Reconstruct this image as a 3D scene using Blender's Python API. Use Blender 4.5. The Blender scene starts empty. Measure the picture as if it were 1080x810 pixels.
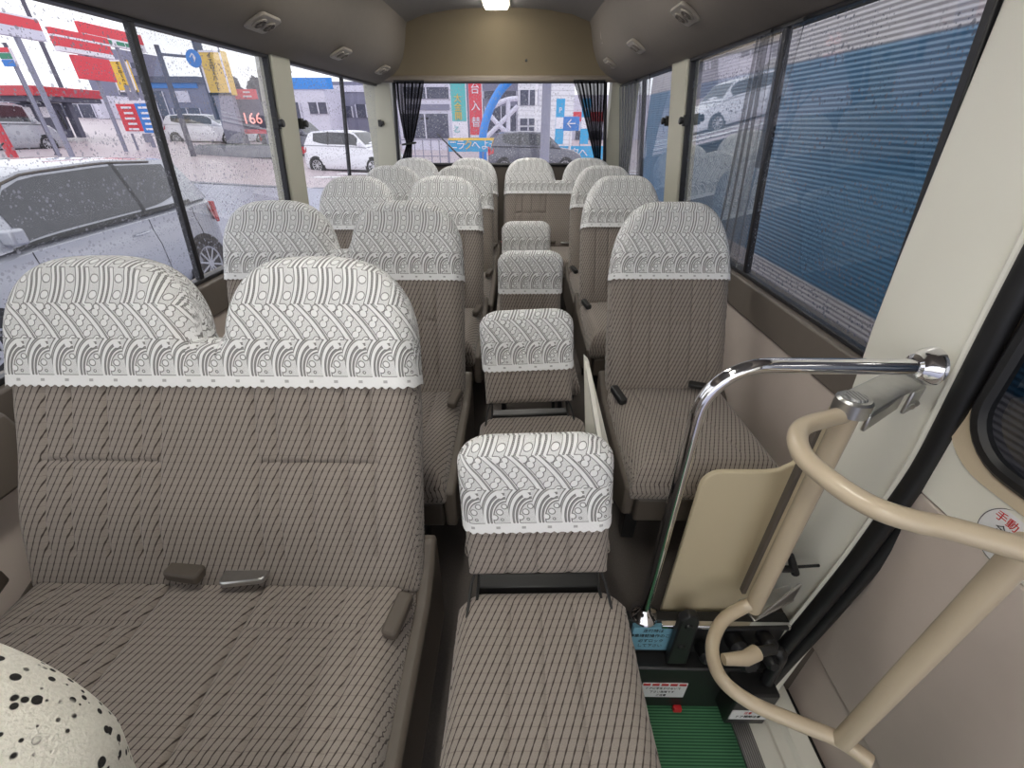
import bpy, bmesh, math, random
import numpy as np
from mathutils import Vector, Matrix
random.seed(7)
R = math.radians
sc = bpy.context.scene
COL = sc.collection
D = bpy.data

# ------------------------------------------------------------------ camera
F_PX, PITCH, YAW, CAM_H = 455.0, R(31.15), R(0.76), 1.18
cd = D.cameras.new('camera'); cam = D.objects.new('camera', cd); COL.objects.link(cam)
cd.sensor_width = 36; cd.lens = F_PX / 1080 * 36; cd.clip_start = 0.01; cd.clip_end = 500
cam.location = (0, 0, CAM_H); cam.rotation_euler = (R(90) - PITCH, 0, YAW)
sc.camera = cam
_f = Vector((-math.sin(YAW) * math.cos(PITCH), math.cos(YAW) * math.cos(PITCH), -math.sin(PITCH)))
_r = Vector((math.cos(YAW), math.sin(YAW), 0)); _u = _r.cross(_f)

def at(u, v, Y):
    """place measured in the photograph (pixel u, v) at the distance Y down the bus"""
    d = _f + _r * ((u - 540) / F_PX) - _u * ((v - 405) / F_PX)
    return Vector((0, 0, CAM_H)) + d * (Y / d.y)

# ------------------------------------------------------------------ node maths
class N:
    def __init__(s, nt, sock): s.nt, s.s = nt, sock
    def _op(s, op, *a, clamp=False):
        n = s.nt.nodes.new('ShaderNodeMath'); n.operation = op; n.use_clamp = clamp
        for i, x in enumerate((s,) + a):
            if isinstance(x, N): s.nt.links.new(x.s, n.inputs[i])
            else: n.inputs[i].default_value = x
        return N(s.nt, n.outputs[0])
    def __add__(s, o): return s._op('ADD', o)
    __radd__ = __add__
    def __mul__(s, o): return s._op('MULTIPLY', o)
    __rmul__ = __mul__
    def __sub__(s, o): return s._op('SUBTRACT', o)
    def __rsub__(s, o): return (s * -1.0) + o
    def __truediv__(s, o): return s._op('DIVIDE', o)
    def fract(s): return s._op('FRACT')
    def floor(s): return s._op('FLOOR')
    def abs(s): return s._op('ABSOLUTE')
    def sqrt(s): return s._op('SQRT')
    def sin(s): return s._op('SINE')
    def max(s, o): return s._op('MAXIMUM', o)
    def min(s, o): return s._op('MINIMUM', o)
    def gt(s, o): return s._op('GREATER_THAN', o)
    def lt(s, o): return s._op('LESS_THAN', o)
    def step(s, a, b):
        n = s.nt.nodes.new('ShaderNodeMapRange'); n.interpolation_type = 'SMOOTHSTEP'
        s.nt.links.new(s.s, n.inputs[0]); n.inputs[1].default_value = a; n.inputs[2].default_value = b
        return N(s.nt, n.outputs[0])

def newmat(name):
    m = D.materials.new(name); m.use_nodes = True
    nt = m.node_tree; b = nt.nodes['Principled BSDF']
    return m, nt, b

def noise(nt, scale, coord='Object', detail=3, rough=.55):
    t = nt.nodes.new('ShaderNodeTexCoord'); n = nt.nodes.new('ShaderNodeTexNoise')
    n.inputs['Scale'].default_value = scale; n.inputs['Detail'].default_value = detail; n.inputs['Roughness'].default_value = rough
    nt.links.new(t.outputs[coord], n.inputs['Vector'])
    return N(nt, n.outputs['Fac'])

def mixcol(nt, fac, a, b):
    n = nt.nodes.new('ShaderNodeMix'); n.data_type = 'RGBA'
    if isinstance(fac, N): nt.links.new(fac.s, n.inputs[0])
    else: n.inputs[0].default_value = fac
    for i, c in ((6, a), (7, b)):
        if isinstance(c, (tuple, list)): n.inputs[i].default_value = (*c[:3], 1)
        else: nt.links.new(c, n.inputs[i])
    return n.outputs[2]

def bump(nt, h, b, strength=.4, dist=.002):
    n = nt.nodes.new('ShaderNodeBump'); n.inputs['Strength'].default_value = strength; n.inputs['Distance'].default_value = dist
    nt.links.new(h.s, n.inputs['Height']); nt.links.new(n.outputs[0], b.inputs['Normal'])

def srgb(r, g, b):
    f = lambda c: (c / 255 / 12.92) if c / 255 <= .04045 else ((c / 255 + .055) / 1.055) ** 2.4
    return (f(r), f(g), f(b))

def plain(name, col, rough=.6, metal=0., var=.08, nscale=30., spec=.5, bmp=0., coat=0.):
    m, nt, b = newmat(name)
    n = noise(nt, nscale)
    dark = tuple(c * (1 - var) for c in col); lite = tuple(min(1, c * (1 + var)) for c in col)
    nt.links.new(mixcol(nt, n, dark, lite), b.inputs['Base Color'])
    b.inputs['Roughness'].default_value = rough; b.inputs['Metallic'].default_value = metal
    b.inputs['Specular IOR Level'].default_value = spec; b.inputs['Coat Weight'].default_value = coat
    if bmp: bump(nt, noise(nt, nscale * 12), b, bmp, .001)
    return m

M = {}
def uvxy(nt):
    t = nt.nodes.new('ShaderNodeTexCoord'); s = nt.nodes.new('ShaderNodeSeparateXYZ')
    nt.links.new(t.outputs['UV'], s.inputs[0])
    return N(nt, s.outputs[0]), N(nt, s.outputs[1])

def fabric():
    m, nt, b = newmat('seat_fabric')
    x, y = uvxy(nt)
    p, q = .0118, .0140
    row = y / q
    ry = row.fract()
    c = (x / p - row * .5).fract() - .5
    edge = (ry - .5).abs() * 2.0                       # 1 at the row line
    dash = 1.0 - (c.abs() - (edge * .05 + .055)).step(-.03, .05)
    line = 1.0 - ((ry - .5).abs() - .44).step(-.0, .05)
    line = (1.0 - line) * .3
    w = noise(nt, 900., 'UV', 1)
    blotch = noise(nt, 9., 'UV', 2)
    mask = dash.max(line)
    base = mixcol(nt, w, srgb(128, 119, 112), srgb(174, 165, 157))
    base = mixcol(nt, blotch * .35, base, srgb(132, 122, 114))
    nt.links.new(mixcol(nt, mask * .92, base, srgb(58, 50, 46)), b.inputs['Base Color'])
    b.inputs['Roughness'].default_value = .95; b.inputs['Specular IOR Level'].default_value = .15
    b.inputs['Sheen Weight'].default_value = .15
    bump(nt, w * .5 - mask * .6, b, .35, .001)
    return m
M['fabric'] = fabric()

def lace(name, tint, gap):
    m, nt, b = newmat(name)
    x, y = uvxy(nt)
    P = .0435
    U = x / P
    def ribs(q, lims, soft=.035):
        out = None
        for a, c in lims:
            mid, hw = (a + c) / 2, (c - a) / 2
            r = 1.0 - ((q - mid).abs() - hw).step(-soft, soft)
            out = r if out is None else out.max(r)
        return out
    def disc(fx, fy, cx, cy, r, asp):
        dx = fx - cx; dy = (fy - cy) * asp
        d = (dx * dx + dy * dy).sqrt()
        return 1.0 - (d - r).step(-.035, .035)
    # shells in the lowest row
    f1 = (y - .021) / .064
    a = (U + f1 * .22).fract()
    dx = (1.02 - a) * .95; dy = f1 * .98 - .02
    rr = (dx * dx + dy * dy).sqrt()
    h1 = ribs(rr, [(.62, .70), (.74, .82), (.86, 1.0), (1.05, 1.16)])
    for (cx, cy, r) in ((.42, .17, .125), (.66, .33, .125), (.88, .50, .105), (.70, .10, .05), (.80, .83, .15)):
        h1 = h1.max(disc(a, f1, cx, cy, r, 1.45))
    # leaves sweeping down to the right
    f2 = (y - .085) / .062
    q2 = (U + f2 * .75 + f2 * f2 * .35).fract()
    h2 = ribs(q2, [(.02, .24), (.29, .37)])
    for (qc, off, r) in ((.55, .0, .15), (.82, .5, .125)):
        dyf = ((f2 * 3.4 + off).fract() - .5) / 3.4
        dx2 = (q2 - qc) - dyf * 1.1; dy2 = dyf * 1.42
        h2 = h2.max(1.0 - ((dx2 * dx2 + dy2 * dy2).sqrt() - r).step(-.03, .03))
    h2 = h2.max(disc((U + .95).fract(), f2, .5, .90, .17, 1.42))
    # upright bowed ribs with pairs of discs
    def upright(f):
        q = (U - f * .62 + f * f * .38 + .2).fract()
        h = ribs(q, [(.05, .20), (.26, .40), (.46, .62)], .03)
        kk = (f * 2.2).fract() - .5
        dxx = q - .83; dyy = kk * .62
        h = h.max(1.0 - ((dxx * dxx + dyy * dyy).sqrt() - .16).step(-.03, .03))
        dots = ((f * 22.).fract() - .5).abs().step(.1, .3)
        return h.max(dots * ribs(q, [(.18, .28), (.38, .48)], .02) * .55)
    h3 = upright((y - .147) / .062)
    h4 = upright((y - .209) / .062)
    # hem
    sc_ = ((U * 2.0).fract() - .5).abs()
    hem = 1.0 - ((((U * 1.0).fract() - .5).abs() - .0).lt(.08)) * ((y - .011).abs().lt(.0025)) * .15
    s12 = y.step(.0835, .0865); s23 = y.step(.1455, .1485); s34 = y.step(.2075, .2105); s01 = y.step(.019, .0215)
    mixf = lambda t, a, c: a * (1.0 - t) + c * t
    h = mixf(s01, hem, mixf(s12, h1, mixf(s23, h2, mixf(s34, h3, h4))))
    w = noise(nt, 1400., 'UV', 1)
    stitch = ((x * 700.).sin() * (y * 700.).sin()) * .08
    edge = (h * (1.0 - h) * 4.0).min(1.0).step(.15, .75)
    net = (1.0 - h) * (w.step(.5, .62) * .45 + .06)
    gapf = (edge * .88).max(net).min(1.0)
    nt.links.new(mixcol(nt, gapf, tint, gap), b.inputs['Base Color'])
    b.inputs['Roughness'].default_value = .85; b.inputs['Specular IOR Level'].default_value = .2
    bump(nt, h + stitch, b, .7, .0025)
    return m
M['lace'] = lace('lace_cover_cloth', (.86, .86, .86), (.16, .155, .15))

def crochet():
    m, nt, b = newmat('crochet_cloth')
    t = nt.nodes.new('ShaderNodeTexCoord')
    v = nt.nodes.new('ShaderNodeTexVoronoi'); v.inputs['Scale'].default_value = 130
    nt.links.new(t.outputs['Object'], v.inputs['Vector'])
    x, y = uvxy(nt)
    d = N(nt, v.outputs['Distance'])
    sc_ = nt.nodes.new('ShaderNodeSeparateColor'); nt.links.new(v.outputs['Color'], sc_.inputs[0])
    rows = noise(nt, 34., 'Object', 1)
    hole = (1.0 - (d - N(nt, sc_.outputs[0]) * .34).step(.04, .12)) * rows.step(.43, .49)
    w = noise(nt, 420., 'Object', 2)
    c = mixcol(nt, w, (.60, .58, .50), (.86, .84, .76))
    nt.links.new(mixcol(nt, hole, c, (.012, .011, .01)), b.inputs['Base Color'])
    b.inputs['Roughness'].default_value = .9
    bump(nt, w * .4 - hole , b, .8, .004)
    return m
M['crochet'] = crochet()

def glass(name, tint, gloss, density, dropcol, haze=.0):
    m, nt, b = newmat(name); nt.nodes.remove(b)
    out = nt.nodes['Material Output']
    tr = nt.nodes.new('ShaderNodeBsdfTransparent'); tr.inputs[0].default_value = (*tint, 1)
    gl = nt.nodes.new('ShaderNodeBsdfGlossy'); gl.inputs['Roughness'].default_value = .02
    fr = nt.nodes.new('ShaderNodeFresnel'); fr.inputs[0].default_value = 1.5
    fac = (N(nt, fr.outputs[0]) * gloss).min(.6)
    mx = nt.nodes.new('ShaderNodeMixShader'); nt.links.new(fac.s, mx.inputs[0]); nt.links.new(tr.outputs[0], mx.inputs[1]); nt.links.new(gl.outputs[0], mx.inputs[2])
    t = nt.nodes.new('ShaderNodeTexCoord')
    def drops(scale, lo, hi):
        v = nt.nodes.new('ShaderNodeTexVoronoi'); v.inputs['Scale'].default_value = scale
        nt.links.new(t.outputs['Object'], v.inputs['Vector'])
        s = nt.nodes.new('ShaderNodeSeparateColor'); nt.links.new(v.outputs['Color'], s.inputs[0])
        rad = (N(nt, s.outputs[0]) * (hi - lo)) + lo
        return (N(nt, v.outputs['Distance']) - rad).step(-.04, .04) * -1.0 + 1.0
    n = noise(nt, 4.5)
    d = drops(95., -.25, .42).max(drops(210., -.3, .42) * .9) * n.step(.60 - density, .78 - density)
    tl = nt.nodes.new('ShaderNodeBsdfTranslucent'); tl.inputs[0].default_value = (*dropcol, 1)
    tr2 = nt.nodes.new('ShaderNodeBsdfTransparent'); tr2.inputs[0].default_value = (.55, .55, .58, 1)
    dm = nt.nodes.new('ShaderNodeMixShader'); dm.inputs[0].default_value = .55
    nt.links.new(tr2.outputs[0], dm.inputs[1]); nt.links.new(tl.outputs[0], dm.inputs[2])
    m2 = nt.nodes.new('ShaderNodeMixShader'); nt.links.new((d * .85 + haze).min(1.0).s, m2.inputs[0])
    nt.links.new(mx.outputs[0], m2.inputs[1]); nt.links.new(dm.outputs[0], m2.inputs[2])
    nt.links.new(m2.outputs[0], out.inputs['Surface'])
    return m
M['glass_left'] = glass('wet_glass_clear', (.95, .96, .98), .3, .40, (.34, .34, .38), .04)
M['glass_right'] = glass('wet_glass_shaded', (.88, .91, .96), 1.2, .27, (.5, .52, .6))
M['glass_rear'] = glass('wet_glass_rear', (.95, .96, .98), .3, .34, (.62, .62, .66), .15)

def sheer(name, col, dens, nscale=60.):
    m, nt, b = newmat(name); nt.nodes.remove(b)
    out = nt.nodes['Material Output']
    tr = nt.nodes.new('ShaderNodeBsdfTransparent'); df = nt.nodes.new('ShaderNodeBsdfDiffuse'); df.inputs[0].default_value = (*col, 1)
    lw = nt.nodes.new('ShaderNodeLayerWeight'); lw.inputs[0].default_value = .35
    fac = (N(nt, lw.outputs['Facing']) * .8 + dens).min(1.0)
    mx = nt.nodes.new('ShaderNodeMixShader'); nt.links.new(fac.s, mx.inputs[0]); nt.links.new(tr.outputs[0], mx.inputs[1]); nt.links.new(df.outputs[0], mx.inputs[2])
    nt.links.new(mx.outputs[0], out.inputs['Surface'])
    return m
M['black_sheer'] = sheer('black_sheer_cloth', (.012, .012, .014), .74)
M['grey_sheer'] = sheer('grey_sheer_cloth', (.17, .175, .20), .22)

def emit(name, col, s):
    m, nt, b = newmat(name)
    n = noise(nt, 8.)
    nt.links.new(mixcol(nt, n, col, tuple(c * .97 for c in col)), b.inputs['Emission Color'])
    b.inputs['Emission Strength'].default_value = s; b.inputs['Base Color'].default_value = (.8, .8, .8, 1)
    return m

def stripes(name, c1, c2, axis, freq, duty=.5, rough=.6, metal=0., coord='Object', bstr=.3):
    m, nt, b = newmat(name)
    t = nt.nodes.new('ShaderNodeTexCoord'); s = nt.nodes.new('ShaderNodeSeparateXYZ')
    nt.links.new(t.outputs[coord], s.inputs[0])
    f = (N(nt, s.outputs[axis]) * freq).fract()
    k = (f - .5).abs().step(duty / 2 - .08, duty / 2 + .08)
    n = noise(nt, 40.)
    c = mixcol(nt, k, c1, c2)
    nt.links.new(mixcol(nt, n * .25, c, tuple(x * .6 for x in c1)), b.inputs['Base Color'])
    b.inputs['Roughness'].default_value = rough; b.inputs['Metallic'].default_value = metal
    bump(nt, k, b, bstr, .002)
    return m

M['plastic_brown'] = plain('brown_plastic', srgb(88, 80, 72), .55, bmp=.15)
M['plastic_taupe'] = plain('taupe_plastic', srgb(128, 118, 108), .55, bmp=.1)
M['mauve'] = plain('mauve_panel_vinyl', srgb(204, 191, 181), .6, var=.05, nscale=12, bmp=.2)
M['sill'] = plain('dark_sill_plastic', srgb(108, 100, 92), .5, var=.05, bmp=.1)
M['cream'] = plain('cream_enamel', srgb(240, 238, 226), .28, var=.02, nscale=6, coat=.3)
M['pillar'] = plain('shaded_pillar_cream', srgb(190, 188, 172), .5, var=.03, nscale=6)  # cream made darker for the shade on window pillars and rear posts
M['beige'] = plain('beige_enamel', srgb(200, 184, 158), .3, var=.03, nscale=8, coat=.35)
M['panel_beige'] = plain('beige_board', srgb(206, 192, 160), .5, var=.03, nscale=8)
M['ceil'] = plain('ceiling_vinyl', srgb(122, 114, 106), .75, var=.05, nscale=20, bmp=.3)
M['ceil_mid'] = plain('ceiling_felt', srgb(128, 124, 120), .9, var=.12, nscale=160, bmp=.4)
M['header'] = plain('header_vinyl', srgb(118, 106, 84), .65, var=.04, nscale=10)
M['vent'] = plain('vent_plastic', srgb(160, 152, 140), .4, var=.05)
M['black'] = plain('black_rubber', (.012, .012, .013), .45, var=.3)
M['black_plastic'] = plain('black_plastic', (.018, .018, .018), .4, var=.2, bmp=.1)
M['frame_black'] = plain('black_window_frame', (.02, .02, .024), .45, var=.2)
M['chrome'] = plain('chrome', (.83, .83, .85), .07, 1., var=.03)
M['steel'] = plain('brushed_steel', (.55, .55, .54), .32, 1., var=.12, nscale=60)
M['alu'] = stripes('ribbed_aluminium', (.28, .28, .28), (.60, .60, .60), 0, 160, .45, .35, .8)
M['green'] = stripes('green_ribbed_mat', srgb(44, 92, 62), srgb(84, 142, 102), 1, 130, .5, .9)
M['floor'] = plain('dark_floor_carpet', srgb(82, 76, 72), .95, var=.25, nscale=200, bmp=.5)
M['white'] = plain('white_label', (.82, .82, .82), .5, var=.02)
M['red'] = plain('red_print', srgb(200, 40, 44), .5, var=.05)
M['ink'] = plain('black_print', (.02, .02, .02), .6, var=.05)
M['blue_label'] = plain('pale_blue_label', srgb(120, 170, 190), .5, var=.03)

# ------------------------------------------------------------------ mesh helpers
class MB:
    def __init__(s): s.v, s.f, s.uv, s.mi = [], [], [], []
    def add(s, vs, fs, uvs=None):
        o = len(s.v); s.v += [tuple(p) for p in vs]; s.f += [tuple(i + o for i in f) for f in fs]
        s.uv += list(uvs) if uvs is not None else [(p[0], p[1]) for p in vs]
        return s
    def box(s, x0, x1, y0, y1, z0, z1, mat=None):
        p = [(x0, y0, z0), (x1, y0, z0), (x1, y1, z0), (x0, y1, z0), (x0, y0, z1), (x1, y0, z1), (x1, y1, z1), (x0, y1, z1)]
        if mat is not None: p = [mat @ Vector(q) for q in p]
        return s.add(p, [(0, 3, 2, 1), (4, 5, 6, 7), (0, 1, 5, 4), (1, 2, 6, 5), (2, 3, 7, 6), (3, 0, 4, 7)])
    def hexa(s, p):
        return s.add(p, [(0, 3, 2, 1), (4, 5, 6, 7), (0, 1, 5, 4), (1, 2, 6, 5), (2, 3, 7, 6), (3, 0, 4, 7)])
    def tube(s, path, r, seg=14, cap=True, closed=False):
        path = [Vector(p) for p in path]; n = len(path)
        rr = r if isinstance(r, (list, tuple)) else [r] * n
        tan = []
        for i in range(n):
            a = path[(i - 1) % n if closed else max(i - 1, 0)]; b = path[(i + 1) % n if closed else min(i + 1, n - 1)]
            tan.append((b - a).normalized())
        t0 = tan[0]; nrm = t0.orthogonal().normalized()
        vs = []
        for i in range(n):
            if i: nrm = (nrm - tan[i] * nrm.dot(tan[i])).normalized()
            bn = tan[i].cross(nrm)
            for k in range(seg):
                a = 2 * math.pi * k / seg
                vs.append(path[i] + (nrm * math.cos(a) + bn * math.sin(a)) * rr[i])
        fs = []
        for i in range(n if closed else n - 1):
            j = (i + 1) % n
            for k in range(seg):
                l = (k + 1) % seg
                fs.append((i * seg + k, i * seg + l, j * seg + l, j * seg + k))
        if cap and not closed:
            fs.append(tuple(range(seg))[::-1]); fs.append(tuple((n - 1) * seg + k for k in range(seg)))
        return s.add(vs, fs)
    def prism(s, pts, d, mat=None):
        """closed 3-D outline pushed along d"""
        d = Vector(d); n = len(pts); a = [Vector(p) for p in pts]; b = [p + d for p in a]
        vs = a + b
        if mat is not None: vs = [mat @ p for p in vs]
        return s.add(vs, [tuple(range(n))[::-1], tuple(range(n, 2 * n))] + [(i, (i + 1) % n, n + (i + 1) % n, n + i) for i in range(n)])
    def lathe(s, prof, mat, seg=28):
        vs = []; n = len(prof)
        for k in range(seg):
            a = 2 * math.pi * k / seg
            for (r, h) in prof: vs.append(mat @ Vector((r * math.cos(a), r * math.sin(a), h)))
        fs = [(k * n + i, ((k + 1) % seg) * n + i, ((k + 1) % seg) * n + i + 1, k * n + i + 1) for k in range(seg) for i in range(n - 1)]
        return s.add(vs, fs)
    def grid(s, fn, nu, nv, uvf=None):
        vs, uv = [], []
        for i in range(nu + 1):
            for j in range(nv + 1):
                p = fn(i / nu, j / nv); vs.append(p); uv.append(uvf(i / nu, j / nv) if uvf else (p[0], p[2]))
        fs = [(i * (nv + 1) + j, (i + 1) * (nv + 1) + j, (i + 1) * (nv + 1) + j + 1, i * (nv + 1) + j + 1) for i in range(nu) for j in range(nv)]
        return s.add(vs, fs, uv)
    def mesh(s, name, mat, smooth=True, weld=0.):
        me = D.meshes.new(name); me.from_pydata(s.v, [], s.f)
        uvl = me.uv_layers.new(name='UVMap')
        li = np.empty(len(me.loops), dtype=np.int32); me.loops.foreach_get('vertex_index', li)
        uvl.data.foreach_set('uv', np.array(s.uv, dtype=np.float32)[li].ravel())
        bm = bmesh.new(); bm.from_mesh(me)
        if weld: bmesh.ops.remove_doubles(bm, verts=bm.verts, dist=weld)
        bmesh.ops.recalc_face_normals(bm, faces=bm.faces)
        bm.to_mesh(me); bm.free()
        if smooth:
            me.polygons.foreach_set('use_smooth', [True] * len(me.polygons)); me.set_sharp_from_angle(angle=R(38))
        me.materials.append(mat)
        return me
    def build(s, name, mat, parent=None, bevel=0., smooth=True, weld=0., seg=2, **tags):
        me = s.mesh(name, M[mat] if isinstance(mat, str) else mat, smooth, weld)
        o = D.objects.new(name, me); COL.objects.link(o)
        if parent: o.parent = parent
        if bevel:
            md = o.modifiers.new('bevel', 'BEVEL'); md.width = bevel; md.segments = seg; md.limit_method = 'ANGLE'; md.angle_limit = R(40)
        for k, v in tags.items(): o[k] = v
        return o

def thing(name, label, cat, loc=(0, 0, 0), rot=(0, 0, 0), group=None):
    o = D.objects.new(name, None); COL.objects.link(o); o.location = loc; o.rotation_euler = rot
    o['label'] = label; o['category'] = cat
    if group: o['group'] = group
    return o
def tag(o, label, cat, group=None):
    o['label'] = label; o['category'] = cat
    if group: o['group'] = group
    return o
def dup(root, loc, label, rot=None, group=None):
    r = root.copy(); COL.objects.link(r); r.location = loc; r['label'] = label
    if rot is not None: r.rotation_euler = rot
    if group: r['group'] = group
    for ch in list(root.children):
        c = ch.copy(); COL.objects.link(c); c.parent = r
        for g in list(ch.children):
            d = g.copy(); COL.objects.link(d); d.parent = c
    return r
def struct(o):
    o['kind'] = 'structure'; return o

def arc(c, r, a0, a1, n, plane='xy', z=0):
    out = []
    for i in range(n + 1):
        a = R(a0 + (a1 - a0) * i / n); out.append((c[0] + r * math.cos(a), c[1] + r * math.sin(a)))
    return out
def rrect(w, h, r, n=5):
    p = []
    for cx, cy, a in ((w / 2 - r, h / 2 - r, 0), (-w / 2 + r, h / 2 - r, 90), (-w / 2 + r, -h / 2 + r, 180), (w / 2 - r, -h / 2 + r, 270)):
        p += arc((cx, cy), r, a, a + 90, n)
    return p
def spline(pts, n=8):
    P = [Vector(p) for p in pts]; out = []
    for i in range(len(P) - 1):
        p0, p1, p2, p3 = P[max(i - 1, 0)], P[i], P[i + 1], P[min(i + 2, len(P) - 1)]
        for k in range(n):
            t = k / n
            out.append(.5 * ((2 * p1) + (p2 - p0) * t + (2 * p0 - 5 * p1 + 4 * p2 - p3) * t * t + (3 * p1 - p0 - 3 * p2 + p3) * t ** 3))
    return out + [P[-1]]

def lettering(text, size, mat, parent, mtx, name='lettering', ext=.002, align='CENTER', sx=1.):
    cu = D.curves.new(name, 'FONT'); cu.body = text; cu.size = size; cu.extrude = ext; cu.align_x = align; cu.align_y = 'CENTER'
    cu.resolution_u = 3
    o = D.objects.new(name, cu); COL.objects.link(o)
    bpy.context.view_layer.update()
    ev = o.evaluated_get(bpy.context.evaluated_depsgraph_get())
    me = D.meshes.new_from_object(ev)
    D.objects.remove(o); D.curves.remove(cu)
    me.name = name
    me.transform(Matrix.Diagonal((sx, 1, 1, 1))); me.transform(mtx)
    me.materials.clear(); me.materials.append(M[mat] if isinstance(mat, str) else mat)
    o = D.objects.new(name, me); COL.objects.link(o); o.parent = parent
    return o

FACE_CAM = Matrix.Rotation(R(90), 4, 'X')          # text in the XZ plane, read from -Y
def facing(loc, rz=0.): return Matrix.Translation(loc) @ Matrix.Rotation(rz, 4, 'Z') @ FACE_CAM

# ------------------------------------------------------------------ upholstery
def pad(name, mat, parent, W, h, Tf, Tb, nx, ns, s0=0., grooves=(), r=.045, wf=None, up='z', lean=0., origin=(0, 0, 0), open_bottom=False, extra=0., puff=None, rb=None):
    """closed cushion: outline |x|<=W, s0<=s<=h(x); front thickness Tf, back thickness Tb"""
    u = np.linspace(-1, 1, nx + 1); xs = W * (.55 * u + .45 * np.sin(np.pi / 2 * u))
    t = np.linspace(0, 1, ns + 1)
    tt = (t if open_bottom else t) * .55 + .45 * (np.sin(np.pi / 2 * t) if open_bottom else (.5 - .5 * np.cos(np.pi * t)))
    X, Tt = np.meshgrid(xs, tt, indexing='ij')
    Hh = np.vectorize(h)(X)
    S0 = np.vectorize(s0)(X) if callable(s0) else np.full_like(X, s0)
    S = S0 + (Hh - S0) * Tt
    cx = np.linspace(-W, W, 4001); ch = np.vectorize(h)(cx)
    al = np.concatenate([[0], np.cumsum(np.hypot(np.diff(cx), np.diff(ch)))]); aq = np.linspace(0, al[-1], 700)
    cx, ch = np.interp(aq, al, cx), np.interp(aq, al, ch)
    sb = float(S0.min()); ol = [np.stack([cx, ch], -1)]
    for sg in (-1, 1): ol.append(np.stack([np.full(60, sg * W), np.linspace(sb, h(sg * W), 60)], -1))
    if not open_bottom: ol.append(np.stack([cx, np.full(700, sb)], -1))
    ol = np.concatenate(ol); P_ = np.stack([X, S], -1).reshape(-1, 2)
    e = np.empty(len(P_)); near = np.empty_like(P_)
    for k in range(0, len(P_), 2000):
        d2 = ((P_[k:k + 2000, None, :] - ol[None]) ** 2).sum(-1); im = d2.argmin(1)
        e[k:k + 2000] = np.sqrt(d2[np.arange(len(im)), im]); near[k:k + 2000] = ol[im]
    nrm = (near - P_) / np.maximum(e, 1e-6)[:, None]
    e = e.reshape(X.shape); nrm = nrm.reshape(X.shape + (2,))
    bd = np.zeros(X.shape, bool); bd[0, :] = bd[-1, :] = bd[:, -1] = True
    if not open_bottom: bd[:, 0] = True
    e[bd] = 0
    nrm[bd] = 0
    nrm[:, -1, 1] = 1; nrm[0, :, 0] = -1; nrm[-1, :, 0] = 1
    pr = np.sqrt(np.clip(1 - (1 - np.clip(e / r, 0, 1)) ** 2, 0, 1))
    Xw = X * (wf(S) if wf else 1.)
    g = np.zeros_like(X)
    for line, dep, wid in grooves:
        best = np.full_like(X, 9.)
        for (ax, ay), (bx, by) in zip(line[:-1], line[1:]):
            vx, vy = bx - ax, by - ay; L2 = vx * vx + vy * vy
            k = np.clip(((X - ax) * vx + (S - ay) * vy) / L2, 0, 1)
            best = np.minimum(best, np.hypot(X - ax - k * vx, S - ay - k * vy))
        g = np.maximum(g, dep * np.exp(-(best / wid) ** 2))
    pf = puff(X, S) if puff else 0.
    df = Tf * pr - g * pr + pf * pr
    pb = np.sqrt(np.clip(1 - (1 - np.clip(e / (rb or r), 0, 1)) ** 2, 0, 1))
    db = -Tb * pb
    lift = Tf * .4 * (1 - pr)
    Uf = X + lift * nrm[..., 0]
    Vf = S - (s0(.0145) - .0022 if callable(s0) else s0) + extra + lift * nrm[..., 1]
    mb = MB()
    n1 = ns + 1
    fs = [(i * n1 + j, (i + 1) * n1 + j, (i + 1) * n1 + j + 1, i * n1 + j + 1) for i in range(nx) for j in range(ns)]
    if up == 'z':   # back rest: s up, front towards -y, lean back
        c, sn = math.cos(lean), math.sin(lean)
        def pos(d): return np.stack([Xw + origin[0], -d * c + S * sn + origin[1], S * c + d * sn + origin[2]], -1).reshape(-1, 3)
    else:           # cushion: s towards the rear, front up
        c, sn = math.cos(lean), math.sin(lean)
        def pos(d): return np.stack([Xw + origin[0], S * c + d * sn + origin[1], d * c - S * sn + origin[2]], -1).reshape(-1, 3)
    mb.add(pos(df).tolist(), fs, np.stack([Uf, Vf], -1).reshape(-1, 2).tolist())
    mb.add(pos(db).tolist(), [f[::-1] for f in fs], np.stack([Uf + .01, Vf], -1).reshape(-1, 2).tolist())
    return mb.build(name, mat, parent, weld=1e-5)

LEAN = R(22)
def bench_top(W, top=.578, drop=.15, dip=.15):
    xc = W / 2 + .002
    def h(x):
        ax = abs(x)
        if ax >= xc:
            k = min((ax - xc) / (W - xc), 1.); return top - drop * (1 - (1 - k ** 3.4) ** (1 / 2.0))
        k = min((xc - ax) / (xc - .026), 1.); return top - dip * (1 - (1 - k ** 2.8) ** .55)
    return h
def single_top(W, top, drop, p=2.6):
    def h(x):
        k = min(abs(x) / W, 1.); k = max(0, (k - .2) / .8)
        return top - drop * (1 - (1 - k ** p) ** .5)
    return h
def grow(h, W, d):
    return lambda x: h(max(-W, min(W, x * W / (W + d)))) + d
def scallop(s, x=0): return lambda x: s + .0022 * math.cos(2 * math.pi * x / .0145)

def buckle_mb(mtx, L=.075, w=.034, t=.016):
    mb = MB(); pts = [(p[0], p[1], -t / 2) for p in rrect(w, L, .008, 3)]
    mb.prism(pts, (0, 0, t), mtx)
    return mb

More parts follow.
